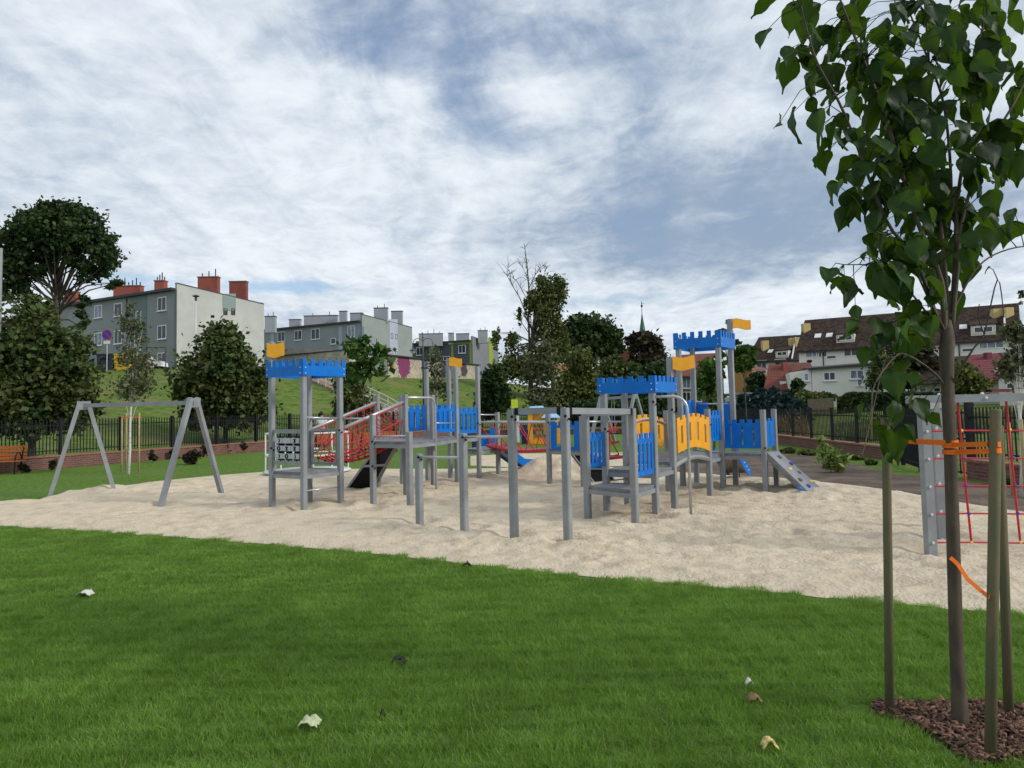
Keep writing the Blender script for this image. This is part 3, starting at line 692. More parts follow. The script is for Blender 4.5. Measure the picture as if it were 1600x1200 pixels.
# black ramp under the right platform
a=G(930,757); b=G(966,757); t0=AT(893,709,a.y+.5); t1=AT(925,708,a.y+.3)
w_=slab(t0,a,b,t1,.035,'black','climbing_wall'); mb=MB(); mb.beam(t0-Vector((0,.03,0)),a-Vector((0,.03,0)),.05,.05); mb.beam(t1,b,.05,.05); mb.beam(t0.lerp(a,.5)-Vector((0,.03,0)),t1.lerp(b,.5)-Vector((0,.03,0)),.04,.04); obj('wall_frame',mb,M['post'],w_)
# arched bridge with yellow sides
arc=lambda h,sl: (lambda t: h*math.sin(max(0,min(1,t))*math.pi)+sl*t)
pa,pb=P['r7'],P['r14']; zb0,zb1=ZP(pa,710),ZP(pb,706); zt0,zt1=ZP(pa,656),ZP(pb,654)
def ybridge(pa,pb,zb0,zb1,zt0,zt1,hs,off,n=7,sl=4):
    c=cren(zb0,zt0,n,.06,slots=slots(sl,.05,.06,.94),sz=(zb0+.13,zt0-.16),t0=.05,t1=.955,arc=arc(hs,zt1-zt0),arcb=arc(hs,zb1-zb0)); return plate(pa,pb,c,name='bridge_side',m_='yellow',off=off)
ybridge(pa,pb,zb0,zb1,zt0,zt1,.11,.05)
pc,pd=P['r5'],P['r8']; y0,y1=ZP(pc,700),ZP(pd,696)
ybridge(pc,pd,zb0+.05,zb1+.03,zt0-.02,zt1-.02,.12,-.04)
rail(Vector((pc.x,pc.y,zt0-.12)),Vector((pd.x,pd.y,zt1-.12)),.02,'metal','handrail',mid=[pc.lerp(pd,t)+Vector((0,0,zt0-.12+.12*math.sin(t*math.pi))) for t in np.linspace(.1,.9,7)])
zb0_,zb1_=ZP(pa,722),ZP(pb,711); mb=MB(); n=16
for i in range(n):
    t0,t1=i/n,(i+1)/n; f=lambda t:zb0_+(zb1_-zb0_)*t+.10*math.sin(t*math.pi)
    q=[pa.lerp(pb,t0),pa.lerp(pb,t1),pc.lerp(pd,t1),pc.lerp(pd,t0)]; zs=[f(t0),f(t1),f(t1),f(t0)]
    mb.hexa([v+Vector((0,0,z-.05)) for v,z in zip(q,zs)],[v+Vector((0,0,z)) for v,z in zip(q,zs)])
ab=obj('arched_deck',mb,M['deck'],PS); 
for A_,B_ in ((pa,pb),(pc,pd)):
    mb=MB(); mb.tube([A_.lerp(B_,t)+Vector((0,0,f(t)-.08)) for t in np.linspace(0,1,12)],.045,6); obj('arch_beam',mb,M['post'],ab)
# right tower boards
bp('r14','r12','r12',687,641,648,4,4,w=.06)
bp('r12','r15','r15',701,655,661,5,3,w=.035)
bp('r15','r16','r16',696,653,657,3,1,w=.04)
bp('r10','r11','r11',650,625,631,4,3,t0=.05,t1=.95)
bp('r11','r13','r13',655,627,629,2,0,t0=.02,t1=.35); bp('r11','r13','r13',655,627,629,2,0,t0=.68,t1=.97); rail(AP('r11',631),AP('r13',631),.015,'metal')
mb=MB()
for t in np.linspace(.12,.92,12):
    p=P['r12'].lerp(P['r15'],t); mb.box((p.x-.0,p.y-.035,ZP(P['r15'],698)),.05,.018,ZP(P['r15'],664)-ZP(P['r15'],698),GA-1.3)
# climbing ramp with holds
za=zG; A_=AP('r15',709)+Vector((.03,-.02,0)); B_=AP('r16',706)+Vector((.03,0,0)); C_=G(1284,768)+Vector((0,0,.02)); D_=G(1266,777)+Vector((0,0,.02))
rp=slab(A_,D_,C_,B_,.03,'post2','climbing_ramp') if 0 else None
M['ramp']=mat('ramp_board',(.22,.22,.235),.5,.12,12,.0005,200)
rp=slab(A_,D_,C_,B_,.035,'ramp','climbing_ramp')
mb=MB(); mb.beam(A_-Vector((0,0,.06)),D_-Vector((0,0,.03)),.05,.07); mb.beam(B_-Vector((0,0,.06)),C_-Vector((0,0,.03)),.05,.07); obj('ramp_frame',mb,M['deck'],rp)
M['hy']=mat('yellow_hold',(.75,.52,.10),.5); M['hb']=mat('blue_hold',(.01,.05,.45),.5); M['hg']=mat('grey_hold',(.10,.11,.12),.5)
nrm=(D_-A_).cross(B_-A_).normalized()
if nrm.z<0: nrm=-nrm
for u,v,mm in ((.15,.45,'hg'),(.34,.75,'hb'),(.43,.25,'hy'),(.55,.60,'hg'),(.78,.72,'hy'),(.84,.30,'hb'),(.68,.2,'hg')):
    c=A_.lerp(D_,u).lerp(B_.lerp(C_,u),v)+nrm*.045; mb=MB(); mb.ball(c,.05,8,(1.2,.9,.8)); obj('climbing_hold',mb,M[mm],rp,True)
# ================================================================ OTHER PLAY EQUIPMENT
def swingframe(pts,apex,label,grp=None,sy=None,w=.09,bar=None):
    r=thing('swing_frame',(pts[0]+pts[3])/2,label,'swing frame',grp)
    aL,aR=apex
    for i,(p,a) in enumerate(((pts[0],aL),(pts[1],aL),(pts[2],aR),(pts[3],aR))):
        mb=MB(); q=a+(Vector(p)-a).normalized()*(-.02); s=(p-a).normalized()*.08*0; 
        off=(Vector((p.x,p.y,0))-Vector((a.x,a.y,0))).normalized()*.08
        mb.beam(Vector((p.x,p.y,-.1)),a+off,w,w); obj('leg',mb,M['post'],r)
    d=(aR-aL).normalized(); mb=MB(); mb.beam(aL-d*.05-Vector((0,0,.10)),aR+d*.05-Vector((0,0,.10)),w*.8,w); obj('crossbeam',mb,M['post'],r)
    for a in (aL,aR):
        mb=MB(); mb.box((a.x,a.y,a.z-.2),.28,.10,.20,math.atan2(pts[0].y-pts[1].y,pts[0].x-pts[1].x)); obj('gusset_plate',mb,M['post'],r)
    return r
s1,s2,s3,s4=G(75,779),G(182,772),G(248,794),G(349,775)
aL=(s1+s2)/2; aL.z=ZP(aL,627); aR=(s3+s4)/2; aR.z=ZP(aR,622)
swingframe([s1,s2,s3,s4],(aL,aR),'empty grey A frame swing stand in the sand at the left')
f1,f2,f3,f4=G(920,697),G(962,692),G(972,697),G(1016,692)
aL=(f1+f2)/2; aL.z=ZP(aL,620); aR=(f3+f4)/2; aR.z=ZP(aR,616)
fs=swingframe([f1,f2,f3,f4],(aL,aR),'far grey A frame swing stand seen behind the low blue castle tower',w=.13)
mb=MB()
for t in (.3,.38,.6,.68): a=aL.lerp(aR,t); mb.tube([(a.x,a.y,a.z-.1),(a.x,a.y,.55)],.012,4)
obj('chain',mb,M['metal'],fs); mb=MB()
for t in (.34,.64): a=aL.lerp(aR,t); mb.box((a.x,a.y,.5),.45,.2,.05,0)
obj('swing_seat',mb,M['black'],fs)
# net climbing frame at the right
n1,n2,n3=G(1455,871),G(1470,848),G(1481,831)
nf=thing('net_climbing_frame',n1,'grey post and beam climbing frame with a red rope net, behind the staked tree','climbing frame')
zt=ZP(n1,630); end=n1+Vector((4.2,-.35,0))
for p in (n1,n2,n3,end):
    mb=MB(); mb.box((p.x,p.y,-.1),.10,.10,zt+.1,.05); obj('post',mb,M['post'],nf)
mb=MB(); bm0=Vector((n1.x-.16,n1.y+.02,zt+.045)); mb.beam(bm0,end+Vector((.1,0,zt+.045)),.14,.09); obj('top_beam',mb,M['post'],nf)
mb=MB(); mb.beam(Vector((n1.x,n1.y,zt-.03))+Vector((0,.08,0)),Vector((n3.x,n3.y,zt-.03)),.10,.09); obj('top_beam',mb,M['post'],nf)
mb=MB()
for t in np.linspace(.08,.95,9):
    c=bm0.lerp(end+Vector((0,0,zt+.045)),t); mb=MB().ball((c.x,c.y-.07,c.z),.02,6); obj('bolt',mb,M['whitemetal'],nf); mb=MB().ball((c.x,c.y,c.z+.045),.025,6); obj('bolt',mb,M['whitemetal'],nf)
for y in (674,717,760,803,847):
    c=Vector((n1.x,n1.y-.06,ZP(n1,y))); obj('bolt',MB().ball(c,.018,6),M['whitemetal'],nf); c=Vector((n2.x-.02,n2.y-.08,ZP(n2,y-5))); obj('bolt',MB().ball(c,.022,6),M['whitemetal'],nf)
net=MB(); kn=MB(); kb=MB(); xs=[.42,.95,1.5,2.05,2.6,3.15,3.7]; zs=[ZP(n1,y) for y in (674,717,760,803,848)]
for z in zs: net.tube([n1+Vector((.05,.0,z)),n1+Vector((.45,-.03,z-.0)),n1+Vector((2,-.17,z-.03)),end+Vector((0,0,z-.02))],.0105,6)
for i,x in enumerate(xs):
    a=n1+(end-n1)*(x/4.2); net.tube([a+Vector((-.035,0,zt)),a+Vector((0,0,zs[2])),a+Vector((.03,0,zs[4]))],.0125,6)
    for k,z in enumerate(zs): (kn if k in (0,4) else kb).ball(a+Vector((.01*(k-1),0,z)),.022,6)
no=obj('rope_net',net,M['red'],nf); obj('rope_clamp',kn,M['hy'],no); obj('rope_clamp',kb,M['hb'],no)
# merry go round behind tower one
mc=G(481,742); mc=mc+Vector((0,.0,0)); R_=.0
mg=thing('merry_go_round',mc,'pale round roundabout with white rails, half hidden behind the noughts and crosses tower','roundabout')
rad=1.12*mc.y/20.; rad=(545-415)/2/F*mc.y
mb=MB(); mb.lathe((mc.x,mc.y,.10),[(rad,0),(rad+.03,.03),(rad,.06),(.05,.07)],40); obj('platform',mb,M['whitemetal'],mg,True)
mb=MB(); mb.lathe((mc.x,mc.y,0),[(rad*.6,0),(rad*.6,.1)],24); obj('turntable_base',mb,M['black'],mg)
zr=ZP(mc,676)
for k in range(8):
    t=k*math.pi/4+.4; c=mc+Vector((math.cos(t)*rad*.96,math.sin(t)*rad*.96,0)); mb=MB(); mb.tube([c+Vector((0,0,.12)),c+Vector((0,0,zr))],.022,6); obj('upright',mb,M['whitemetal'],mg)
for a0_ in (2.0,5.0,.0):
    mb=MB(); mb.tube([mc+Vector((math.cos(t)*rad*.96,math.sin(t)*rad*.96,zr if a0_ else .62)) for t in np.linspace(a0_,a0_+(2.0 if a0_ else 6.28),20)],.026,6); obj('grab_rail',mb,M['whitemetal'],mg)
mb=MB(); mb.tube([mc+Vector((0,0,.1)),mc+Vector((0,0,.75))],.05,8); mb.lathe((mc.x,mc.y,.75),[(.30,0),(.32,.02),(.3,.04)],16); obj('hub_wheel',mb,M['whitemetal'],mg)
# playhouse far behind (orange walls, pale blue roofs)
M['orangewall']=mat('orange_board',(.78,.33,.015),.4,.06,6); M['roofblue']=mat('pale_blue_roof',(.30,.50,.80),.35,.08,6); M['lime']=mat('lime_board',(.52,.62,.03),.45,.06,6); M['green']=mat('green_board',(.05,.32,.03),.45)
M['navy']=mat('navy_board',(.02,.035,.16),.45)
hd=38.
hp=Vector((AT(845,600,hd).x,hd,0)); ph=thing('playhouse',hp,'small orange playhouse with pale blue roofs, far behind the red bridge','playhouse')
def bx(name,x0,x1,y0,y1,dep,m_,par,base=hd,z=None):
    a=AT(x0,y1,base); b=AT(x1,y0,base); mb=MB(); z0=a.z if z is None else z; mb.box(((a.x+b.x)/2,base+dep/2,z0),b.x-a.x,dep,b.z-z0); return obj(name,mb,M[m_],par)
bx('tower_post',826,832,646,702,.15,'orangewall',ph,z=0); bx('tower_post',850,856,652,702,.15,'orangewall',ph,base=hd+.3,z=0); bx('tower_post',871,875,652,702,.15,'orangewall',ph,z=0)
bx('wall_board',833,850,640,657,.06,'orangewall',ph,base=hd+.2); bx('wall_board',834,850,681,698,.06,'orangewall',ph,base=hd+.2)
bx('round_board',838,847,673,681,.05,'green',ph,base=hd+.1); bx('round_board',838,848,695,700,.05,'green',ph,base=hd+.05)
bx('ladder',815,823,664,694,.06,'navy',ph,base=hd+.4); bx('floor_board',812,858,679,681,.9,'hb',ph,base=hd+.1)
def roof(pts,yb,m_='roofblue'):
    q=[AT(x,y,yb+dy) for x,y,dy in pts]; mb=MB(); mb.hexa([p-Vector((0,0,.04)) for p in q],q); obj('roof',mb,M[m_],ph)
roof([(824,644,0),(828,635,.6),(848,634,.6),(856,643,0)],hd-.1); roof([(848,634,.7),(828,635,.7),(824,644,1.3),(850,642,1.4)],hd); roof([(846,652,0),(854,644,.5),(868,645,.5),(876,652,0)],hd-.3)
roof([(806,648,0),(812,643,.6),(824,643,.6),(826,649,0)],hd+.3,'navy')
lb=thing('lime_play_tower',Vector((AT(806,600,40).x,40,0)),'lime green box shaped tower top rising behind the front horizontal bars','play tower')
bx('box_top',799,809,624,639,.5,'lime',lb,base=40); bx('tower_post',800,802,639,698,.1,'whitemetal',lb,base=40.1,z=0); bx('tower_post',808,811,639,698,.1,'whitemetal',lb,base=40.3,z=0)
bt=thing('play_kiosk',Vector((AT(758,600,33).x,33,0)),'small blue panelled play hut under the middle tower bridge','play hut')
bx('panel',752,766,678,697,.05,'blue',bt,base=33,z=.1); bx('corner_post',766,773,667,700,.3,'blue',bt,base=33,z=0); bx('seat_board',737,752,690,697,.5,'navy',bt,base=33.2,z=.1); bx('corner_post',764,766,683,699,.1,'red',bt,base=32.9,z=0)
# spring toy under the ramp
sp=G(1251,778); so_=thing('spring_rocker',sp,'tiny blue spring rocker beside the foot of the climbing ramp','spring rocker'); mb=MB()
mb.tube([sp+Vector((.03*math.cos(t*6),.03*math.sin(t*6),.018*t)) for t in np.linspace(0,8,50)],.01,5); obj('spring',mb,M['whitemetal'],so_); mb=MB(); mb.lathe((sp.x,sp.y,.15),[(.02,0),(.065,.01),(.065,.03),(.02,.05)],12); obj('saddle',mb,M['blue'],so_)
# ================================================================ BENCHES AND PEOPLE
M['slat']=mat('orange_wood_slat',(.42,.12,.025),.5,.25,14,stretch=(.3,.3,4))
def bench(c,an,wd,label,grp='benches with orange slats'):
    r=thing('park_bench',c,label,'bench',grp); X_=Vector((math.cos(an),math.sin(an),0)); Y_=Vector((-math.sin(an),math.cos(an),0))
    mb=MB()
    for k in range(4): o=c+Y_*(-.22+.14*k)+Vector((0,0,.44)); mb.beam(o-X_*wd/2,o+X_*wd/2,.10,.03)
    obj('seat',mb,M['slat'],r); mb=MB()
    for k in range(4): o=c+Y_*(.27+.03*k)+Vector((0,0,.53+.12*k)); mb.beam(o-X_*wd/2,o+X_*wd/2,.025,.095)
    obj('backrest',mb,M['slat'],r)
    for s in (-1,1):
        e=c+X_*s*(wd/2-.12); mb=MB()
        mb.tube([e+Y_*-.28,e+Y_*-.24+Vector((0,0,.42)),e+Y_*.2+Vector((0,0,.42)),e+Y_*.3],.028,6)
        mb.tube([e+Y_*-.24+Vector((0,0,.42))]+[e+Y_*(-.02-.22*math.cos(t))+Vector((0,0,.5+.22*math.sin(t))) for t in np.linspace(0,math.pi,9)]+[e+Y_*.2+Vector((0,0,.42))],.022,6)
        mb.tube([e+Y_*.2+Vector((0,0,.42)),e+Y_*.38+Vector((0,0,.95))],.022,6); obj('bench_frame',mb,M['black'],r)
    return r
bench(G(-14,742),R(10),1.9,'orange slatted bench cut by the left edge, on the grass before the brick wall')
bench(G(522,707),R(8),1.9,'orange slatted bench beyond the roundabout, seen through the rope tunnel')
bench(G(592,707),R(5),1.8,'orange slatted bench behind the rope tunnel, right of the other one there')
# ================================================================ PEOPLE
M['skin']=mat('skin',(.42,.24,.17),.6); M['hair']=mat('dark_hair',(.02,.014,.01),.7); M['maroon']=mat('maroon_cloth',(.13,.025,.03),.9); M['jeans']=mat('dark_trousers',(.03,.04,.07),.9)
def stripe():
    m_=mat('striped_shirt',(.8,.8,.82),.9); t=m_.node_tree; n=t.nodes; l=t.links; geo=n.new('ShaderNodeNewGeometry'); wv=n.new('ShaderNodeTexWave'); wv.inputs['Scale'].default_value=4.5; l.new(geo.outputs['Position'],wv.inputs['Vector'])
    mx=n.new('ShaderNodeMix'); mx.data_type='RGBA'; mx.inputs[6].default_value=(.82,.82,.84,1); mx.inputs[7].default_value=(.30,.36,.55,1); cr=n.new('ShaderNodeMapRange'); cr.inputs[1].default_value=.8; cr.inputs[2].default_value=.9; l.new(wv.outputs['Fac'],cr.inputs[0]); l.new(cr.outputs[0],mx.inputs[0]); l.new(mx.outputs[2],n['Principled BSDF'].inputs['Base Color']); return m_
M['shirt']=stripe()
def skinmesh(name,verts,edges,rad,m_,parent,loc):
    me=bpy.data.meshes.new(name); me.from_pydata([tuple(Vector(v)+loc) for v in verts],edges,[]); o=bpy.data.objects.new(name,me); link(o,parent)
    sk=o.modifiers.new('skin','SKIN'); sk.use_smooth_shade=True
    for i,r in enumerate(rad): me.skin_vertices[0].data[i].radius=(r,r*.8) if isinstance(r,float) else r
    me.skin_vertices[0].data[0].use_root=True
    ss=o.modifiers.new('sub','SUBSURF'); ss.levels=1; ss.render_levels=1; me.materials.append(m_); return o
def person(loc,h,label,top,legs):
    r=thing('person',loc,label,'person'); s=h/1.75
    v=[(0,0,.98),(0,0,1.15),(0,0,1.38),(0,0,1.47),(0,.01,1.55),(0,.01,1.64),(0,0,1.73)]
    rad=[(.15,.11),(.13,.10),(.16,.10),(.06,.06),(.06,.065),(.085,.095),(.05,.06)]
    e=[(i,i+1) for i in range(6)]
    for sg in (-1,1):
        b=len(v); v+=[(sg*.17,0,1.40),(sg*.23,.02,1.13),(sg*.20,.12,.92),(sg*.19,.16,.84)]; rad+=[(.06,.06),(.045,.045),(.035,.035),(.03,.04)]; e+=[(2,b),(b,b+1),(b+1,b+2),(b+2,b+3)]
        b=len(v); v+=[(sg*.10,0,.88),(sg*.11,.02,.50),(sg*.11,-.01,.10),(sg*.12,.12,.04)]; rad+=[(.085,.085),(.06,.06),(.04,.04),(.04,.035)]; e+=[(0,b),(b,b+1),(b+1,b+2),(b+2,b+3)]
    sc_=lambda L_:[tuple(x*s for x in q) for q in L_]; rs=lambda L_:[tuple(x*s for x in q) for q in L_]
    skinmesh('body',sc_(v),e,rs(rad),M['skin'],r,loc)
    tv=[(0,0,.95),(0,0,1.15),(0,0,1.37),(0,0,1.46)]; te=[(0,1),(1,2),(2,3)]; tr=[(.175,.135),(.155,.125),(.18,.12),(.08,.08)]
    for sg in (-1,1): b=len(tv); tv+=[(sg*.175,0,1.40),(sg*.235,.02,1.15)]; tr+=[(.075,.075),(.065,.065)]; te+=[(2,b),(b,b+1)]
    skinmesh('shirt',sc_(tv),te,rs(tr),top,r,loc)
    tv=[(0,0,.97)]; te=[]; tr=[(.165,.13)]
    for sg in (-1,1): b=len(tv); tv+=[(sg*.10,0,.86),(sg*.11,.02,.50),(sg*.11,-.01,.10)]; tr+=[(.10,.10),(.075,.075),(.06,.06)]; te+=[(0,b),(b,b+1),(b+1,b+2)]
    skinmesh('trousers',sc_(tv),te,rs(tr),legs,r,loc)
    mb=MB(); mb.ball(loc+Vector((0,-.012,1.665*s)),.105*s,10,(.9,1,1.05)); obj('hair',mb,M['hair'],r,True)
Pp=AT(502,600,36); person(Vector((Pp.x,36,.03)),1.88,'person in a white striped shirt standing by the fence beyond the rope tunnel',M['shirt'],M['jeans'])
Pp=AT(487,600,36.2); person(Vector((Pp.x,36.2,.03)),1.5,'shorter person in a maroon top standing left of the one in the striped shirt',M['maroon'],M['jeans'])
# ================================================================ FOLIAGE
rng=np.random.default_rng(5)
def leafmat(name,c1,c2,trans=.25,isl=.45,tr=None): return mat(name,c1,.55,0,.8,col2=c2,island=isl,trans=trans,spec=.25,trcol=tr)
M['lf_dark']=leafmat('dark_leaves',(.022,.048,.014),(.055,.088,.024))
M['lf_lime']=leafmat('dull_green_leaves',(.036,.066,.017),(.10,.125,.034))
M['lf_olive']=leafmat('olive_leaves',(.075,.105,.028),(.135,.16,.05))
M['lf_yel']=leafmat('yellow_green_leaves',(.060,.090,.020),(.15,.155,.038))
M['lf_bright']=leafmat('fresh_green_leaves',(.035,.085,.014),(.075,.14,.024),.3); M['lf_fresh']=leafmat('light_shrub_leaves',(.16,.24,.05),(.30,.38,.11),.3)
M['lf_birch']=leafmat('birch_leaves',(.07,.085,.035),(.12,.13,.06))
M['lf_purple']=leafmat('brown_green_leaves',(.035,.03,.018),(.06,.05,.025))
M['lf_blue']=leafmat('blue_green_needles',(.018,.042,.040),(.04,.075,.07),.1)
M['lf_near']=mat('near_tree_leaves',(.007,.022,.005),.5,0,2.5,col2=(.018,.048,.009),island=.5,trans=.25,spec=.2,trcol=(.13,.25,.012))
def leaves(cent,size,aspect=1.5,up=.35):
    n=len(cent); d=rng.normal(size=(n,3)); d[:,2]*=.8; d/=np.linalg.norm(d,axis=1,keepdims=True)
    q=rng.normal(size=(n,3)); q[:,2]+=up; s=np.cross(d,q); s/=np.maximum(1e-6,np.linalg.norm(s,axis=1,keepdims=True))
    sz=size*(.6+.8*rng.random((n,1))); d=d*sz*.5*aspect; s=s*sz*.5
    return np.stack([cent-d,cent-d*.1+s,cent+d,cent-d*.1-s],1).reshape(-1,3)
def ellleaf(ells,nclump,per,shell=.55,cl=.17,seed=0,droop=0):
    g=np.random.default_rng(seed); out=[]; cc=[]
    vol=np.array([e[3]*e[4]*e[5] for e in ells])**.75; vol/=vol.sum()
    for e,v in zip(ells,vol):
        k=max(3,int(nclump*v)); d=g.normal(size=(k,3)); d/=np.linalg.norm(d,axis=1,keepdims=True); r=(shell+(1-shell)*g.random((k,1)))*(.74+.42*g.random((k,1)))
        c=np.array(e[:3])+d*r*np.array(e[3:6]); cc.append(c); rr=min(e[3:6])*cl*4
        for ci in c:
            m_=int(per*(.5+g.random())); q=g.normal(size=(m_,3))*rr*.42*np.array([1,1,.75])
            q=q*(.6+.7*g.random()); 
            if droop: q[:,2]-=np.abs(g.normal(size=m_))*droop
            out.append(ci+q)
    return np.concatenate(out),np.concatenate(cc)
def tree(name,label,cat,base,ells,m_,nclump=120,per=45,ls=.22,trunk=.2,fork=.35,bark='tree_bark',seed=1,shell=.5,cl=.17,limbs=14,grp=None,aspect=1.5,droop=0,lean=0,height=None,leafname='crown'):
    base=Vector(base); r=thing(name,base,label,cat,grp); g=np.random.default_rng(seed+99)
    L_,cc=ellleaf(ells,nclump,per,shell,cl,seed,droop)
    V=leaves(L_,ls,aspect); npobj(leafname,V,np.arange(len(V)).reshape(-1,4),m_,r)
    zs=cc[:,2]; zt=zs.max() if height is None else height; zf=base.z+(zs.min()-base.z)*.9 if zs.min()>base.z+.3 else base.z+.4
    cx,cy=np.average(cc[:,0]),np.average(cc[:,1]); mb=MB(); top=Vector((cx,cy,base.z+(zt-base.z)*.82)); fk=Vector((base.x+(cx-base.x)*.3,base.y,base.z+(zt-base.z)*fork))
    mb.tube([base-Vector((0,0,.3)),base.lerp(fk,.5)+Vector((.03,0,0)),fk,fk.lerp(top,.5)+Vector((g.normal()*.15*trunk*4,0,0)),top],[trunk*1.15,trunk*.9,trunk*.75,trunk*.4,trunk*.08],8)
    obj('trunk',mb,M[bark],r,True); mb=MB()
    idx=g.choice(len(cc),min(limbs,len(cc)),replace=False)
    for i in idx:
        e=Vector(cc[i]); t=g.random()*.6; s=fk.lerp(top,t)
        if e.z<s.z: s=base.lerp(fk,.95)
        md=s.lerp(e,.5)+Vector((0,0,abs(e.x-s.x)*.12)); rr=trunk*(.38-.25*t); mb.tube([s,md,e],[rr,rr*.6,rr*.15],5)
    obj('limb',mb,M[bark],r,True); return r
def EL(Yd,*es):      # ellipses given in photo pixels at depth Yd
    out=[]
    for e in es:
        cx,cy,rx,ry=e[:4]; dy=e[4] if len(e)>4 else 0; c=AT(cx,cy,Yd+dy); k=(Yd+dy)/F; out.append((c.x,c.y,c.z,rx*k,rx*k*.85,ry*k))
    return out
def T(px,Yd): P_=TZ(px,Yd); return P_
tree('broadleaf_tree','tall wide crowned tree rising above the dull green trees at the far left','tree',T(92,64),EL(64,(95,362,80,40),(40,405,42,38),(148,400,36,38),(85,345,50,28),(20,445,30,26),(174,440,14,20),(128,470,16,12),(45,462,18,12),(130,505,16,20),(15,395,26,34)),M['lf_dark'],340,70,.26,.30,.34,seed=3,cl=.12,limbs=55,shell=.66)
tree('lime_tree','bushy dull green tree at the far left, reaching down over the fence','tree',T(52,31),EL(31,(45,500,42,40),(40,570,78,62),(105,590,45,60),(30,640,85,40),(120,640,40,30),(-40,600,50,70),(75,545,50,40)),M['lf_lime'],330,90,.16,.16,.3,seed=4,shell=.45)
tree('lime_tree','round bushy tree in front of the pale gable of the grey flats','tree',T(352,42),EL(42,(352,530,32,30),(345,585,56,45),(350,640,62,32),(385,600,32,45),(310,620,35,32)),M['lf_lime'],260,80,.20,.16,.3,seed=5,shell=.45)
# birch sapling with stakes
def stakes(pts,htop,m_='paleStake',r=.03,label='',grp='',n0=0):
    for i,(x,y,yt) in enumerate(pts):
        p=G(x,y); o=thing('tree_stake',p,label[i],'stake',grp); mb=MB(); z=ZP(p,yt); mb.tube([(p.x,p.y,-.1),(p.x,p.y,z-.01),(p.x,p.y,z)],[r,r,r*.9],10); obj('pole',mb,M[m_],o,True)
bY=G(200,741).y
tree('birch_sapling','young white stemmed birch between pale stakes, behind the swing stand','tree',G(200,741),EL(bY,(208,515,22,32),(210,565,32,35),(212,605,38,25),(200,490,10,22)),M['lf_birch'],90,26,.075,.045,.3,bark='birch',seed=6,shell=.1,cl=.2,limbs=26)
stakes([(190,738,650),(197,735,645),(217,740,645)],0,label=['left one of the three pale stakes round the young birch behind the swing','middle of the three pale stakes round the young birch behind the swing','right one of the three pale stakes round the young birch behind the swing'],grp='stakes of the young birch')
p=G(203,739); mb=MB(); z=ZP(p,652); a,b,c=G(190,738),G(217,740),G(197,735)
mb.beam((a.x,a.y-.03,z),(b.x,b.y-.03,z),.01,.05); mb.beam((a.x,a.y,z),(c.x,c.y,z),.01,.05); o=obj('tie_strap',mb,M['orange']); tag(o,'red orange strap tying the young birch behind the swing stand to its stakes','strap')
tree('catalpa_sapling','sapling with big fresh green leaves in front of the graffiti garages','tree',T(566,46),EL(46,(560,545,26,18),(590,545,18,16),(545,585,22,20),(580,570,30,22)),M['lf_bright'],46,9,.42,.05,.5,seed=8,shell=.1,limbs=24,aspect=1.2,cl=.24)
tree('willow_shrub','loose green shrub on the slope beside the stair railing','shrub',T(560,50),EL(50,(552,618,26,20),(580,640,22,16),(545,600,20,16),(540,640,20,14)),M['lf_olive'],90,34,.20,.06,.2,seed=9)
tree('slim_birch','slim sparse birch on the slope behind the middle blue tower','tree',T(682,56),EL(56,(680,560,14,24),(684,600,22,24),(676,640,16,16)),M['lf_birch'],60,26,.16,.06,.3,bark='birch',seed=10,shell=.15,limbs=22,cl=.22)
tree('dark_shrub','dark narrow upright shrub on the slope, right of the middle blue tower','shrub',T(772,62),EL(62,(770,595,18,22),(772,622,24,22),(768,640,20,12)),M['lf_dark'],130,70,.24,.08,.2,seed=11)
tree('weeping_birch','tall half bare birch with drooping foliage and bare top twigs, tallest in the middle','tree',T(828,96),EL(96,(866,448,20,24),(852,470,26,30),(835,455,14,16),(850,435,18,14),(876,440,12,18),(872,500,14,22),(848,505,15,15),(826,472,9,9),(812,482,5,5),(800,525,13,16),(775,520,9,14),(835,560,42,25),(870,530,26,25),(800,565,24,22),(782,575,10,24)),M['lf_olive'],330,46,.30,.30,.45,seed=12,shell=.2,cl=.15,limbs=70,droop=1.0,height=AT(822,420,96).z)
wb=[o for o in sc.objects if o.name=='weeping_birch'][0]; mb=MB()
def pxl(pts,Yd,r0,r1): 
    q=[AT(x,y,Yd) for x,y in pts]; n=len(q); return q,[r0+(r1-r0)*i/(n-1) for i in range(n)]
for pts,r0,r1 in ([[(828,560),(826,500),(827,460),(824,420),(821,395),(820,385)],.22,.03],[[(826,500),(812,465),(800,445),(793,432),(788,425)],.11,.02],[[(800,445),(795,420),(794,414)],.05,.02],[[(822,465),(808,440),(800,432)],.07,.02],[[(827,450),(836,430),(843,420),(852,412)],.08,.02],[[(826,440),(818,420),(812,412)],.05,.015],[[(830,480),(845,450),(850,430),(855,415)],.08,.02],[[(826,520),(812,500),(803,490)],.08,.02],[[(830,540),(850,505),(868,480),(878,465)],.12,.03],[[(822,420),(826,405)],.03,.015],[[(826,460),(834,445),(836,425)],.04,.015]):
    q,rr=pxl(pts,96,r0*1.2,r1*1.3); mb.tube(q,[x_*.62 for x_ in rr],5)
    for k_ in range(len(q)-1):
        for _ in range(5):
            s_0=q[k_].lerp(q[k_+1],rng.random()); d_=Vector((rng.normal(),rng.normal(),abs(rng.normal())*1.2+.3)).normalized()*(.5+1.2*rng.random()); mb.tube([s_0,s_0+d_*.6+Vector((0,0,.1)),s_0+d_],[.035,.022,.012],4)
obj('bare_branches',mb,M['tree_bark'],wb,True)
tree('thin_birch','thin young birch with sparse leaves in front of the half bare one','tree',T(847,58),EL(58,(842,575,30,32),(845,620,30,22),(850,550,16,16)),M['lf_birch'],90,36,.18,.05,.3,bark='birch',seed=13,shell=.15,limbs=20,cl=.2)
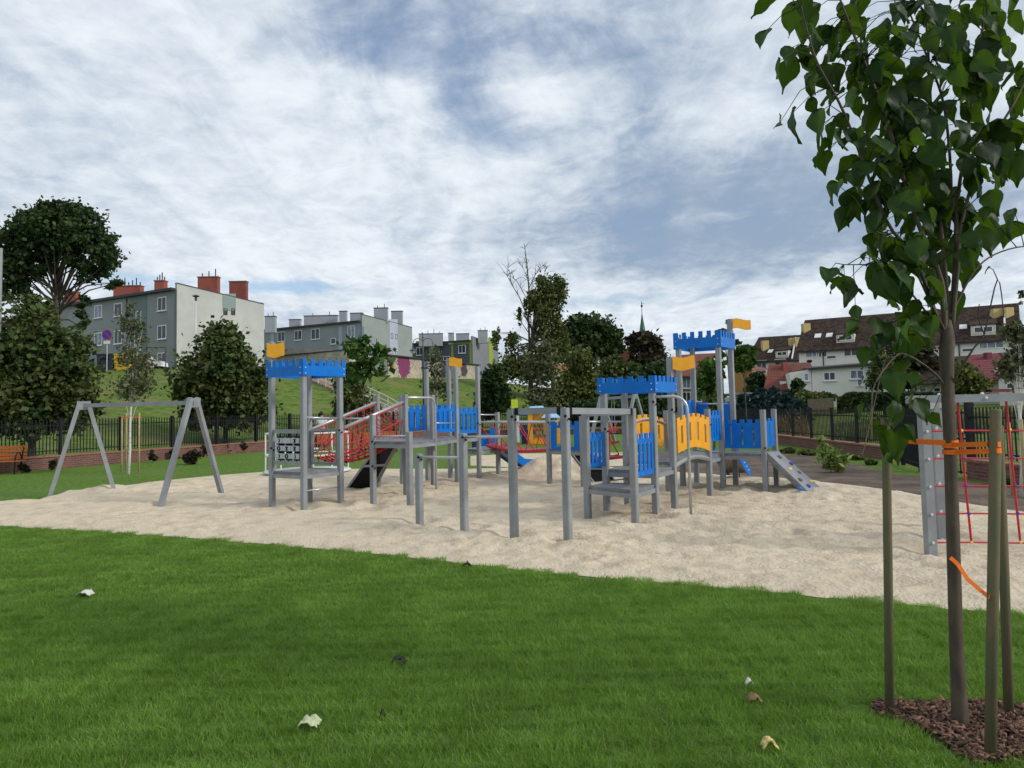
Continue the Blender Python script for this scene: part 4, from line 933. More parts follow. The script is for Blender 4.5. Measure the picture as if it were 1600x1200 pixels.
tree('round_tree','round dark green tree right of the half bare birch','tree',T(922,125),EL(125,(922,525,36,26),(895,515,20,18),(950,540,22,24),(910,550,40,18),(905,500,12,10)),M['lf_dark'],230,70,.55,.4,.3,seed=14,shell=.55)
tree('brown_leaved_tree','dark brownish tree below the church spire','tree',Vector((AT(1015,600,118).x,118,2)),EL(118,(1010,540,22,18),(1000,530,14,10),(983,530,9,7),(1025,560,18,22),(1012,575,30,20)),M['lf_purple'],180,60,.5,.3,.4,seed=15,shell=.5)
tree('autumn_tree','yellowing green tree behind the little playhouse','tree',T(905,72),EL(72,(905,570,22,20),(908,610,32,32),(880,620,20,25)),M['lf_yel'],150,60,.28,.14,.3,seed=16)
tree('dense_tree','mid green spreading tree left of the blue crowned low tower','tree',T(965,78),EL(78,(955,580,30,18),(960,615,42,28),(985,585,25,18)),M['lf_lime'],200,70,.32,.18,.3,seed=17)
tree('dense_tree','very dark low tree directly behind the blue crown of the low tower','tree',T(1015,72),EL(72,(1015,600,34,22),(1010,635,48,24),(1035,585,16,18)),M['lf_dark'],200,70,.32,.18,.3,seed=18)
tree('dark_shrub','dark shrub mass behind the far swing stand','shrub',T(950,68),EL(68,(945,640,60,16),(900,645,35,12)),M['lf_dark'],160,70,.26,.1,.2,seed=19)
tree('catalpa_sapling','leafy fresh green sapling seen between the posts of the tallest blue tower','tree',Vector((AT(1112,600,27).x,27,0)),EL(27,(1110,575,20,20),(1105,600,20,24),(1118,625,16,22),(1125,555,12,12)),M['lf_bright'],60,16,.22,.04,.45,seed=20,shell=.1,limbs=16,aspect=1.2)
tree('catalpa_sapling','sapling with big leaves showing above the top blue crown','tree',Vector((AT(1140,600,33).x,33,0)),EL(33,(1132,520,10,8),(1140,505,6,8),(1125,532,9,6),(1150,535,6,4)),M['lf_dark'],26,8,.26,.04,.6,seed=21,shell=.2,limbs=10,aspect=1.2,cl=.25)
tree('catalpa_sapling','round headed sapling right of the tallest blue tower','tree',Vector((AT(1163,600,36).x,36,0)),EL(36,(1163,552,14,14),(1156,570,14,12),(1172,565,10,12)),M['lf_bright'],50,18,.26,.035,.6,seed=22,shell=.3,limbs=10,aspect=1.2)
for i,(x,y,rx,ry,lb_) in enumerate([(1160,642,9,25,'blue green spruce right beside the tallest tower post'),(1188,637,13,29,'blue green spruce standing behind the two bare grey posts'),(1207,635,13,29,'blue green spruce just right of the two bare grey posts'),(1227,642,14,27,'blue green spruce below the red tiled roof, second from the right'),(1248,649,13,21,'rightmost and lowest blue green spruce in the row')]):
    tree('spruce',lb_,'tree',T(x,47),EL(47,(x,y-ry*.35,rx*.7,ry*.6),(x,y+ry*.35,rx,ry*.6)),M['lf_blue'],110,70,.20,.08,.2,seed=30+i,grp='blue green spruces beyond the right fence',aspect=2.2)
tree('fir_tree','small green fir in front of the white rendered house','tree',T(1246,58),EL(58,(1246,603,8,14),(1246,618,16,10)),M['lf_dark'],60,50,.22,.08,.2,seed=36,aspect=2.2)
tree('dark_shrub','dark bush between the orange wall and the red tiled roof','shrub',T(1183,74),EL(74,(1183,595,12,14),(1180,608,12,10)),M['lf_dark'],70,60,.28,.08,.2,seed=37)
tree('garden_shrub','green garden shrubs in front of the white rendered house','shrub',T(1275,54),EL(54,(1262,622,22,8),(1290,620,14,6)),M['lf_yel'],70,50,.2,.05,.2,seed=38)
tree('orchard_tree','loose twiggy fruit tree covering the corner of the white rendered house','tree',T(1378,60),EL(60,(1375,560,18,20),(1380,590,26,22),(1365,600,14,14)),M['lf_lime'],80,30,.2,.10,.3,seed=39,shell=.2,limbs=30,cl=.2)
tree('orchard_tree','dark spreading fruit tree behind the drooping leaves left of the near trunk','tree',T(1425,66),EL(66,(1420,560,34,28),(1440,590,34,22),(1400,585,22,20)),M['lf_purple'],170,60,.28,.14,.3,seed=40,limbs=20)
tree('garden_shrub','yellow green bush below the maroon sheet roof, right of the near trunk','shrub',T(1512,52),EL(52,(1508,590,20,20),(1525,600,18,14),(1498,600,16,16)),M['lf_yel'],120,60,.2,.08,.2,seed=41)
bY=G(1592,775).y
tree('birch_sapling','sparse young birch with a white stem at the right edge','tree',G(1594,778),EL(bY,(1585,520,16,34),(1580,570,24,30),(1600,560,20,50),(1595,470,6,20)),M['lf_birch'],100,26,.065,.04,.3,bark='birch',seed=42,shell=.1,limbs=24,cl=.2)
stakes([(1583,778,660),(1603,780,655)],0,label=['pale stake left of the white stemmed birch at the right edge','pale stake right of the white stemmed birch at the right edge'],grp='stakes of the right birch')
tree('leafy_shrub','fresh light green leafy shrub on bare soil in front of the right fence','shrub',G(1296,741),EL(G(1296,741).y,(1292,712,15,18),(1305,725,20,12),(1283,695,7,14),(1320,716,9,8)),M['lf_fresh'],85,9,.055,.012,.15,seed=43,shell=.25,limbs=70,aspect=3.6,cl=.11)
for x,y,rx,ry,lb_ in ((1230,706,12,4,'low yellow green border plants beside the wall near the climbing ramp'),(1262,709,14,4,'low yellow green border plants left of the leafy shrub'),(1338,716,12,6,'yellow green border plants right of the leafy shrub'),(1362,724,8,4,'small yellow green border plant near the fence corner'),(1537,744,9,6,'yellow border plant behind the rope net, left of the thick stake'),(1578,755,8,6,'yellow border plant behind the rope net, right of the thick stake')):
    q=G(x,y+3); tree('border_plant',lb_,'plant',q,EL(q.y,(x,y-1,rx,ry)),M['lf_yel'],24,30,.07,.01,.2,seed=int(x),grp='border plants along the right wall',limbs=4)
for x,y,s_ in ((38,738,'nearest the bench'),(82,735,'second from the bench'),(131,727,'directly left of the swing stand leg'),(157,724,'between the two left swing legs'),(238,722,'right of the birch stakes'),(272,717,'seen between the right swing legs'),(322,712,'right of the swing stand'),(352,709,'under the round bushy tree'),(378,707,'nearest the castle')):
    q=G(x,y+1); tree('wall_shrub','small twiggy shrub at the brick wall, '+s_,'shrub',q,EL(q.y,(x,y-9,7,8)),M['lf_purple'],12,14,.10,.012,.2,seed=int(x)+7,shell=.1,limbs=10,grp='small shrubs along the left brick wall')
q=G(298,726); tree('wall_shrub','dark little shrub on the lawn behind the right swing legs','shrub',q,EL(q.y,(299,714,11,10)),M['lf_purple'],24,20,.12,.015,.2,seed=77,shell=.1,limbs=10)
# hedge
hg=thing('hedge',T(1395,54),'long clipped dark hedge behind the right fence','hedge')
pts=[]; g=np.random.default_rng(50)
for k in range(16000):
    x=1310+172*g.random(); top=614 if x>1330 else 640-(26*math.sqrt(max(0,1-((1330-x)/22)**2))); y=top+(646-top)*g.random()**1.3; dy=g.random()*2.5*(.05+abs(g.normal())*.3); q=AT(x,y,54+dy+g.normal()*.05); pts.append((q.x,q.y,q.z))
V=leaves(np.array(pts),.17); npobj('foliage',V,np.arange(len(V)).reshape(-1,4),M['lf_dark'],hg)
a,b=AT(1312,640,54.3),AT(1480,640,54.3); mb=MB(); mb.box(((a.x+b.x)/2,55.0,AT(1400,648,54).z),b.x-a.x-.8,1.2,AT(1400,617,54).z-AT(1400,648,54).z,-.03); obj('inner_twigs',mb,M['lf_dark'],hg)
# dry ornamental grass and weeds behind the right fence
def tuftfield(name,x0,x1,Y0,Y1,n,hmin,hmax,m_,label,kind='stuff',w=.02,seed=1,lean=.25,fn=None):
    g=np.random.default_rng(seed); V=[];Fc=[]
    for k in range(n):
        Yd=Y0+(Y1-Y0)*g.random(); px=x0+(x1-x0)*g.random(); P_=AT(px,600,Yd); x,y=P_.x,P_.y; z=groundz(x,y); h=hmin+(hmax-hmin)*g.random(); a=g.random()*6.28; l=g.normal()*lean*h; l2=g.normal()*lean*h; ww=w*(.6+.8*g.random())
        b=len(V); dx,dy=math.cos(a)*ww,math.sin(a)*ww; V+=[(x-dx,y-dy,z),(x+dx,y+dy,z),(x+l*.4+dx*.7,y+l2*.4+dy*.7,z+h*.6),(x+l*.4-dx*.7,y+l2*.4-dy*.7,z+h*.6),(x+l+dx*.2,y+l2+dy*.2,z+h),(x+l-dx*.2,y+l2-dy*.2,z+h)]
        Fc+=[(b,b+1,b+2,b+3),(b+3,b+2,b+4,b+5)]
    o=npobj(name,V,Fc,m_); tag(o,label,'grass',kind=kind); return o
M['weed']=mat('tall_weeds',(.07,.115,.025),.8,0,.7,col2=(.17,.185,.065),island=.4,trans=.2)
M['dry']=mat('dry_grass',(.30,.21,.11),.8,.2,1,island=.3,trans=.2)
tuftfield('weeds',1300,1640,33,42,12000,.2,.6,M['weed'],'tall green and straw weeds behind the right fence',w=.025,seed=2)
tuftfield('ornamental_grass',1212,1262,38.5,40.5,130,.6,1.55,M['dry'],'dry reddish ornamental grass above the fence in front of the spruces',w=.03,lean=.35,seed=3)
# ================================================================ BUILDINGS
def wpt(A,B,px,py):     # photo pixel -> point on the upright plane through A,B
    d=ray(px,py); o=Vector((0,0,H)); n=Vector((B.y-A.y,-(B.x-A.x),0)); t=(A-o).dot(n)/d.dot(n); return o+d*t
def V3(x,y,z=0): return Vector((x,y,z))
def quadwall(name,pts,th,m_,par):
    n=(pts[1]-pts[0]).cross(pts[2]-pts[1]).normalized()*th; mb=MB(); mb.hexa([p-n for p in pts],list(pts)); return obj(name,mb,m_,par)
def window(par,A,B,px,py,w_,h_,mull=1,gl='glass',sill=True,name='window',fr='frame',turn=0):
    c=wpt(A,B,px,py); d=(B-A); d.z=0; d.normalize(); n=Vector((d.y,-d.x,0)); 
    if n.dot(Vector((0,0,0))-c)<0: n=-n
    f=.09; Zv=Vector((0,0,1)); an=math.atan2(d.y,d.x); mb=MB(); q=c+n*.02
    for s in (-1,1): e=q+d*s*(w_/2-f/2); mb.box((e.x,e.y,e.z-h_/2),f,.10,h_,an)
    for s in (-1,1): e=q+Zv*(s*(h_/2-f/2)-f/2); mb.box((e.x,e.y,e.z),w_-2*f,.10,f,an)
    for k in range(mull): e=q+d*(w_*((k+1)/(mull+1)-.5)); mb.box((e.x,e.y,e.z-h_/2+f),f*.9,.09,h_-2*f,an)
    o=obj(name,mb,M[fr],par); mb=MB(); e=c+n*.0; mb.box((e.x,e.y,e.z-h_/2+f),w_-2*f,.06,h_-2*f,an); obj('pane',mb,M[gl],o)
    if sill: mb=MB(); e=c+n*.09-Zv*(h_/2+.07); mb.box((e.x,e.y,e.z),w_+.16,.2,.06,an); obj('sill',mb,M['frame'],o)
def slabroof(name,par,q,th,m_):
    mb=MB(); mb.hexa([p-Vector((0,0,th)) for p in q],q); return obj(name,mb,m_,par)
def chim(par,c,sx,sy,h,an,m_,capm='coping',pots=3,name='chimney'):
    mb=MB(); mb.box(c,sx,sy,h,an); o=obj(name,mb,m_,par); mb=MB(); mb.box((c[0],c[1],c[2]+h+.002),sx+.14,sy+.14,.1,an); obj('chimney_cap',mb,M[capm],o)
    if pots:
        mb=MB(); d=Vector((math.cos(an),math.sin(an),0))
        for k in range(pots): p=Vector(c)+d*sx*((k+.5)/pots-.5)+Vector((0,0,h+.1)); mb=MB(); mb.tube([p,p+Vector((0,0,.45+.25*((k*7)%3)))],.06,6); obj('vent_pipe',mb,M['fence'],o)
def wm(name,c,v=.06): M[name]=mat(name,c,.85,v,.35,.004,30,det=6); return M[name]
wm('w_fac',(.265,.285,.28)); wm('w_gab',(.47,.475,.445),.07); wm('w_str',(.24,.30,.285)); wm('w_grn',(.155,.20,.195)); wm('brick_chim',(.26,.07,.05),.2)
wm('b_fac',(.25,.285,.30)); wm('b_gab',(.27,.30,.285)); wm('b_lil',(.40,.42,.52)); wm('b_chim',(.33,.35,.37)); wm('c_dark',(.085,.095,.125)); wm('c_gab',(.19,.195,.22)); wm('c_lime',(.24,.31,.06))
wm('plaster',(.52,.50,.42),.12); wm('white_render',(.74,.72,.67),.05); wm('cream_render',(.62,.57,.49)); wm('ochre',(.42,.22,.08)); wm('yel_ch',(.52,.40,.17)); M['dkroof']=mat('dark_tile_roof',(.030,.020,.017),.9,.35,2.5,.02,12,col2=(.075,.05,.038),spec=.15); M['roofedge']=mat('dark_roof_edge',(.03,.032,.036),.6)
def flats(name,label,C,Gd,Fd,glen,flen,zb,zt,zf,mats,over=.5,cat='building'):
    # C = corner nearest the camera; gable runs along Gd, facade along Fd
    r=thing(name,V3(C.x,C.y,zb),label,cat); g1=C+Gd*glen; f1=C+Fd*flen; fb=f1+Gd*glen
    mb=MB(); mb.hexa([V3(p.x,p.y,zb-2) for p in (C,g1,fb,f1)],[V3(p.x,p.y,zf) for p in (C,g1,fb,f1)]); obj('wall',mb,mats[0],r)
    # gable skin, a touch proud, with a parapet sloping down to the back
    nG=Vector((Gd.y,-Gd.x,0)); nG=nG if nG.dot(-C)>0 else -nG
    mb=MB(); a,b=C+nG*.12-Gd*.0,g1+nG*.12; a2,b2=C-nG*.2,g1-nG*.2
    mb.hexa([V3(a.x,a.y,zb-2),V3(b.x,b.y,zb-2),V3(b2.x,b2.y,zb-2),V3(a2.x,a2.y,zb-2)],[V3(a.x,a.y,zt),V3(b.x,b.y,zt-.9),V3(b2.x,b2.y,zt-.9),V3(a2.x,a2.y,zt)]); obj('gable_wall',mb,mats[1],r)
    mb=MB(); e=lambda p,o:p+nG*o
    mb.hexa([V3(*(e(a,.06)).xy,zt),V3(*(e(b,.06)).xy,zt-.9),V3(*(e(b2,-.06)).xy,zt-.9),V3(*(e(a2,-.06)).xy,zt)],[V3(*(e(a,.06)).xy,zt+.09),V3(*(e(b,.06)).xy,zt-.81),V3(*(e(b2,-.06)).xy,zt-.81),V3(*(e(a2,-.06)).xy,zt+.09)]); obj('parapet_cap',mb,M['roofedge'],r)
    nF=Vector((Fd.y,-Fd.x,0)); nF=nF if nF.dot(-C)>0 else -nF; ff=nF*over
    slabroof('roof',r,[V3(*(C+ff-nG*.21).xy,zf+.25),V3(*(f1+ff).xy,zf+.25),V3(*fb.xy,zf-.4),V3(*(g1-nG*.21).xy,zf-.4)],.28,M['roofedge'])
    return r,g1,f1,nG,nF
# A: grey three storey flats
C=V3(-36.6,80.); Ge=V3(-30.7,90.6)-C; Gd=Ge.normalized(); Fe=V3(-48.6,84.8)-C; Fd=Vector((-Gd.y,Gd.x,0))
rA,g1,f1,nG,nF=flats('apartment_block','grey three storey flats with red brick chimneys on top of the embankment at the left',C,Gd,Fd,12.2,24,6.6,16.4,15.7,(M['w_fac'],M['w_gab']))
A_,B_=C+nG*.125,g1+nG*.125
def strip(par,A,B,x0,x1,y0,y1,m_,name='wall_stripe',th=.05,zb=None):
    p0,p1=wpt(A,B,x0,y1),wpt(A,B,x1,y1); q0,q1=wpt(A,B,x0,y0),wpt(A,B,x1,y0); n=Vector(((B-A).y,-(B-A).x,0)).normalized(); n=n if n.dot(-A)>0 else -n
    if zb is not None: p0.z=p1.z=zb
    mb=MB(); mb.hexa([p0,p1,p1+n*th,p0+n*th],[V3(p0.x,p0.y,q0.z),V3(p1.x,p1.y,q1.z),V3(p1.x,p1.y,q1.z)+n*th,V3(p0.x,p0.y,q0.z)+n*th]); return obj(name,mb,m_,par)
strip(rA,A_,B_,348,368,459,485,M['w_str'])
for x in (352,364): window(rA,A_,B_,x,487,.55,.75,0,sill=False,fr='roofedge')
FA,FB=C,C+Fd*24
strip(rA,FA,FB,203,229,461,577,M['w_grn'],th=.04); strip(rA,FA,FB,272.5,276,452,577,M['w_grn'],th=.04)
for y in (475,519,562): window(rA,FA,FB,253.5,y,1.5,1.55)
for y in (484,527): window(rA,FA,FB,185,y,1.5,1.55); window(rA,FA,FB,154,y+3,1.5,1.55,gl='curtain')
for y in (495,538): window(rA,FA,FB,217,y,.95,1.35,0)
mb=MB(); p=wpt(FA,FB,199,466)+nF*.1; mb.tube([p,V3(p.x,p.y,6)],.07,6); obj('downpipe',mb,M['roofedge'],rA)
an=math.atan2(Gd.y,Gd.x); af=math.atan2(Fd.y,Fd.x)
def chpx(par,x0,x1,yt,yb,back,Yd,m_,an_,depth,**k):
    a=AT(x0,yb,Yd); b=AT(x1,yb,Yd); t=AT((x0+x1)/2,yt,Yd); c=(a+b)/2; wd=abs(b.x-a.x); chim(par,(c.x,c.y,a.z-1.0),wd,depth,t.z-a.z+1.0,0,m_,**k)
chpx(rA,311,342,434,452,0,86,M['brick_chim'],an,.8); chpx(rA,360,386,441,458,0,89,M['brick_chim'],an,.8,pots=0)
chpx(rA,244,259,440,455,0,84,M['brick_chim'],an,.9,pots=4); chpx(rA,180,222,448,463,0,88,M['brick_chim'],an,.9,pots=7); chpx(rA,105,122,457,480,0,92,M['brick_chim'],an,.9,pots=2)
# B: blue grey flats in the middle
C=V3(-24.5,120.); Gd=(V3(-17.9,132.6)-C).normalized(); Fd=Vector((-Gd.y,Gd.x,0)); 
rB,g1,f1,nG,nF=flats('apartment_block','blue grey flats with a lilac gable stripe, in the middle behind the graffiti garages',C,Gd,Fd,14,30,6.6,17.9,16.7,(M['b_fac'],M['b_gab']))
A_,B_=C+nG*.125,g1+nG*.125; strip(rB,A_,B_,609,622,499,580,M['b_lil'],zb=6.)
for x,y in ((612,525),(619,526),(612,552),(619,553)): window(rB,A_,B_,x,y,.6,.9,0,sill=False,fr='roofedge')
FA,FB=C,C+Fd*30
for x,y,w_,h_ in ((440,526,1.7,1.7),(466,524,1.7,1.7),(493,522,1.9,1.8),(549,518,1.5,1.9),(424,536,1.2,.5)): window(rB,FA,FB,x,y,w_,h_,gl='curtain' if x==549 else 'glass')
window(rB,FA,FB,521,533,1.1,1.0,0); window(rB,FA,FB,549,544,1.5,.8,1)
for x0,x1 in ((530,535),(424,428),(566,570)): strip(rB,FA,FB,x0,x1,510,590,M['b_lil'],zb=6.,th=.04)
for a in ((415,431,495,511,124),(453,470,500,512,130),(531,542,487,502,126),(585,606,482,496,126),(612,629,487,501,130),(548,567,490,502,128)): chpx(rB,a[0],a[1],a[2],a[3],0,a[4],M['b_chim'],0,1.,pots=2 if a[0] in (585,415) else 0,capm='roofedge')
chpx(rB,476,528,494,505,0,128,M['b_chim'],0,1.,pots=2,capm='roofedge')
# C: dark grey flats with lime trim
C=V3((738-800)/F*150,150.); Gd=(V3((778-800)/F*163,163.)-C).normalized(); Fd=Vector((-Gd.y,Gd.x,0)); zt=AT(738,526,150).z
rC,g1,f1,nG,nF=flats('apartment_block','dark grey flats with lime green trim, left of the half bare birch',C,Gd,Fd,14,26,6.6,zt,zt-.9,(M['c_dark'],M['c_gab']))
A_,B_=C+nG*.125,g1+nG*.125; strip(rC,A_,B_,764,772,528,600,M['c_lime'],zb=6.)
FA,FB=C,C+Fd*26; strip(rC,FA,FB,734.5,738,531,600,M['c_lime'],zb=6.,th=.05); strip(rC,FA,FB,706,709.5,539,600,M['c_lime'],zb=6.,th=.05); strip(rC,FA,FB,650,738,533,537,M['c_lime'],th=.04)
for x,y in ((722,545.5),(676,548),(656,549)): window(rC,FA,FB,x,y,1.6,1.7)
window(rC,FA,FB,698,560,1.5,.9)
for a in ((655,692,522,534),(701,709,521,531),(713,733,522,531),(747,762,517,529)): chpx(rC,*a,0,152,M['b_chim'],0,1.2,pots=4 if a[0]==655 else (2 if a[0]==747 else 0),capm='roofedge')
# garages
gA=V3((581-800)/F*86,86.); gB=V3((607-800)/F*83,83.); gC=V3((748-800)/F*113,113.); gr=thing('garage_row',V3(gB.x,gB.y,6),'long low garage row covered in graffiti at the top of the slope','garage')
zt0=AT(607,556,83).z; zt1=AT(748,571,113).z; zb=5.0; bk=(gC-gB); nb=Vector((-bk.y,bk.x,0)).normalized(); nb=nb if nb.y>0 else -nb
graf=facemat('graffiti_plaster',math.atan2(bk.y,bk.x),'graffiti',(.56,.49,.36),(.40,.36,.28),blobs=[(wpt(gB,gC,631,568),1.5,1.5,(.24,.035,.13)),(wpt(gB,gC,664,572),.9,1.3,(.12,.11,.24)),(wpt(gB,gC,612,566),.5,.7,(.35,.08,.06)),(wpt(gB,gC,725,578),1.2,.8,(.07,.05,.06)),(wpt(gB,gC,693,578),.7,1.0,(.09,.08,.2))]); g2=gB+(gA-gB).normalized()*6
def prism4(pts,z0,zs): return MB().hexa([V3(p.x,p.y,z0) for p in pts],[V3(p.x,p.y,z) for p,z in zip(pts,zs)])
obj('graffiti_wall',prism4([gB,gC,gC+nb*.2,gB+nb*.2],zb,[zt0,zt1,zt1,zt0]),graf,gr)
dA=(gA-gB); nA=(Vector((dA.y,-dA.x,0)).normalized()); nA=nA if nA.y<0 else -nA
obj('end_wall',prism4([gB-dA.normalized()*.02+nA*.05,gA+nA*.05,gA+bk.normalized()*30,gB+bk.normalized()*30+nb*.25],zb,[zt0-.05]*2+[zt0-.1]*2),M['plaster'],gr)
obj('roof',prism4([gB-nb*.35-bk.normalized()*.3,gC-nb*.35,gC+nb*5.5,gA+nA*.25],zt0+.0,[zt0+.15,zt1+.15,zt1+.15,zt0+.15]) if 0 else MB().hexa([V3(*(gB-nb*.3-bk.normalized()*.3).xy,zt0),V3(*(gC-nb*.3).xy,zt1),V3(*(gC+nb*6).xy,zt1),V3(*(gA-bk.normalized()*.3).xy,zt0)],[V3(*(gB-nb*.3-bk.normalized()*.3).xy,zt0+.14),V3(*(gC-nb*.3).xy,zt1+.14),V3(*(gC+nb*6).xy,zt1+.14),V3(*(gA-bk.normalized()*.3).xy,zt0+.14)]),M['roofedge'],gr)
hA=V3((430-800)/F*98,98.); hB=V3((545-800)/F*90,90.); hC=V3((582-800)/F*99,99.); g3=thing('garage_row',V3(hB.x,hB.y,6),'pale weathered garage wall with black scrawls behind the left blue crown','garage'); z1_=AT(545,547,90).z; bk=(hB-hA)
graf2=facemat('graffiti_plaster_left',math.atan2(bk.y,bk.x),'graffiti',(.50,.46,.37),(.40,.38,.32)); obj('graffiti_wall',prism4([hA,hB,hB+V3(0,.3),hA+V3(0,.3)],5.,[AT(430,545,98).z,z1_,z1_,AT(430,545,98).z]),graf2,g3)
obj('end_wall',prism4([hB+V3(.02,.0),hC,hC+V3(-.1,.3),hB+V3(-.1,.3)],5.,[z1_-.02]*4),M['plaster'],g3); obj('roof',MB().hexa([V3(*(hA+V3(0,-.2)).xy,z1_),V3(*(hB+V3(.2,-.25)).xy,z1_),V3(*(hC+V3(.3,0)).xy,z1_),V3(*(hA+V3(3,9)).xy,z1_)],[V3(*(hA+V3(0,-.2)).xy,z1_+.14),V3(*(hB+V3(.2,-.25)).xy,z1_+.14),V3(*(hC+V3(.3,0)).xy,z1_+.14),V3(*(hA+V3(3,9)).xy,z1_+.14)]),M['roofedge'],g3)
# simple gabled / boxed house helper in photo pixels: front wall between two columns
def house(name,label,x0,Y0,x1,Y1,yb,yt0,yt1,deep,wmn,cat='house'):
    a=V3((x0-800)/F*Y0,Y0); b=V3((x1-800)/F*Y1,Y1); a=V3(AT(x0,yt0,Y0).x,Y0); b=V3(AT(x1,yt1,Y1).x,Y1); n=Vector((-(b-a).y,(b-a).x,0)).normalized(); n=n if n.y>0 else -n
    zb=AT(x0,yb,Y0).z; r=thing(name,V3(a.x,a.y,zb),label,cat); z0,z1=AT(x0,yt0,Y0).z,AT(x1,yt1,Y1).z; c,d=b+n*deep,a+n*deep
    obj('wall',MB().hexa([V3(p.x,p.y,zb-2) for p in (a,b,c,d)],[V3(a.x,a.y,z0),V3(b.x,b.y,z1),V3(c.x,c.y,z1),V3(d.x,d.y,z0)]),M[wmn],r); return r,a,b,n,z0,z1
def pitched(r,a,b,n,z0,z1,rh,deep,m_,over=.3,eave=.3):
    d=(b-a).normalized(); A0=a-d*over-n*eave; B0=b+d*over-n*eave; m0=a-d*over+n*deep/2; m1=b+d*over+n*deep/2; C0=a-d*over+n*(deep+eave); C1=b+d*over+n*(deep+eave)
    t=.14; s=Vector((0,0,t)); P_=lambda p,z: V3(p.x,p.y,z)
    k=rh/(deep/2); e0,e1=z0-k*eave,z1-k*eave
    mb=MB(); mb.hexa([P_(A0,e0),P_(B0,e1),P_(m1,z1+rh),P_(m0,z0+rh)],[P_(A0,e0)+s,P_(B0,e1)+s,P_(m1,z1+rh)+s,P_(m0,z0+rh)+s]); mb.hexa([P_(m0,z0+rh),P_(m1,z1+rh),P_(C1,e1),P_(C0,e0)],[P_(m0,z0+rh)+s,P_(m1,z1+rh)+s,P_(C1,e1)+s,P_(C0,e0)+s]); ro=obj('roof',mb,M[m_],r)
    mb=MB(); ins=.02
    for p,q,z in ((a,-1,z0),(b,1,z1)):
        w0=p+n*.05; w1=p+n*(deep-.05); w2=p+n*deep/2; dd=d*(-q)*.2; mb.hexa([P_(w0,z-.05),P_(w1,z-.05),P_(w2,z+rh-.05)],[P_(w0+dd,z-.05),P_(w1+dd,z-.05),P_(w2+dd,z+rh-.05)])
    obj('gable_end',mb,M['white_render'],r)
    mb=MB(); mb.beam(P_(A0-n*.05,e0-.02),P_(B0-n*.05,e1-.02),.12,.12); obj('gutter',mb,M['roofedge'],ro); return ro
def roofpt(a,b,n,z0,rh,deep,px,py): # point on front roof slope
    o=Vector((0,0,H)); d=ray(px,py); dn=(b-a).normalized(); s=n*(deep/2)+Vector((0,0,rh)); nn_=dn.cross(s).normalized(); p0=V3(a.x,a.y,z0+.14); t=(p0-o).dot(nn_)/d.dot(nn_); return o+d*t
def dormer(r,a,b,n,z0,rh,deep,x0,x1,y0,y1):
    p=roofpt(a,b,n,z0,rh,deep,(x0+x1)/2,y1); k=p.y/F; w_=(x1-x0)*k; h_=(y1-y0)*k; d=(b-a).normalized(); an=math.atan2(d.y,d.x); f=p-n*.1
    mb=MB(); c=f+n*1.1; mb.box((c.x,c.y,f.z-.3),w_,2.2,h_+.3,an); o=obj('dormer',mb,M['cream_render'],r); mb=MB(); q=[f-d*(w_/2+.15)-n*.15,f+d*(w_/2+.15)-n*.15]; mb.hexa([V3(q[0].x,q[0].y,f.z+h_),V3(q[1].x,q[1].y,f.z+h_),V3(*(q[1]+n*3.4).xy,f.z+h_+1.0),V3(*(q[0]+n*3.4).xy,f.z+h_+1.0)],[V3(q[0].x,q[0].y,f.z+h_+.1),V3(q[1].x,q[1].y,f.z+h_+.1),V3(*(q[1]+n*3.4).xy,f.z+h_+1.1),V3(*(q[0]+n*3.4).xy,f.z+h_+1.1)]); obj('dormer_roof',mb,M['dkroof'],o)
    Aw,Bw=f-d,f+d; Aw.z=Bw.z=0; window(o,Aw,Bw,(x0+x1)/2,(y0+y1)/2,w_*.78,h_*.72,1,sill=False)
def skylight(r,a,b,n,z0,rh,deep,x,y,w_=.7,h_=.8):
    p=roofpt(a,b,n,z0,rh,deep,x,y); d=(b-a).normalized(); s=(n*(deep/2)+Vector((0,0,rh))).normalized(); up=d.cross(s).normalized(); up=up if up.z>0 else -up; q=[p-d*w_/2-s*h_/2,p+d*w_/2-s*h_/2,p+d*w_/2+s*h_/2,p-d*w_/2+s*h_/2]
    mb=MB(); mb.hexa(q,[v+up*.08 for v in q]); o=obj('skylight',mb,M['frame'],r)
# right terrace with dark roof
r,a,b,n,z0,z1=house('terraced_house','long terrace with a dark steep roof and white dormers behind the near tree',1248,86,1590,74,612,548,528,10,'white_render'); zr=11.0; rh=(AT(1258,503,91).z-z0)
pitched(r,a,b,n,z0,z1,rh,10,'dkroof'); 
for x,y,w_,m_ in ((1269,552,1.5,1),(1284,552,1.2,1),(1330,550,1.6,1),(1549,537.5,2.2,2),(1299,558,.9,0),(1512,547,.8,0)): window(r,a,b,x,y,w_ if w_>1 else 1.1,.95 if w_>1 else .45,m_,gl='curtain' if x in(1269,1549) else 'glass',sill=False)
for x,yy in ((1286,548),(1498,533)):
    p=wpt(a,b,x,yy)-n*.12; mb=MB(); mb.tube([p,V3(p.x,p.y,2)],.06,6); obj('downpipe',mb,M['roofedge'],r)
dormer(r,a,b,n,z0,rh,10,1308,1334,522,534); dormer(r,a,b,n,z0,rh,10,1520,1553,508,522)
for x,y in ((1278,525),(1296,524),(1505,511)): skylight(r,a,b,n,z0,rh,10,x,y)
def rchim(r,a,b,n,z0,rh,deep,x0,x1,y0,y1,m_='yel_ch'):
    p=roofpt(a,b,n,z0,rh,deep,(x0+x1)/2,y1); k=p.y/F; mb=MB(); mb.box((p.x,p.y+.4,p.z-.2),(x1-x0)*k,.8,(y1-y0)*k+.2,0); obj('chimney',mb,M[m_],r)
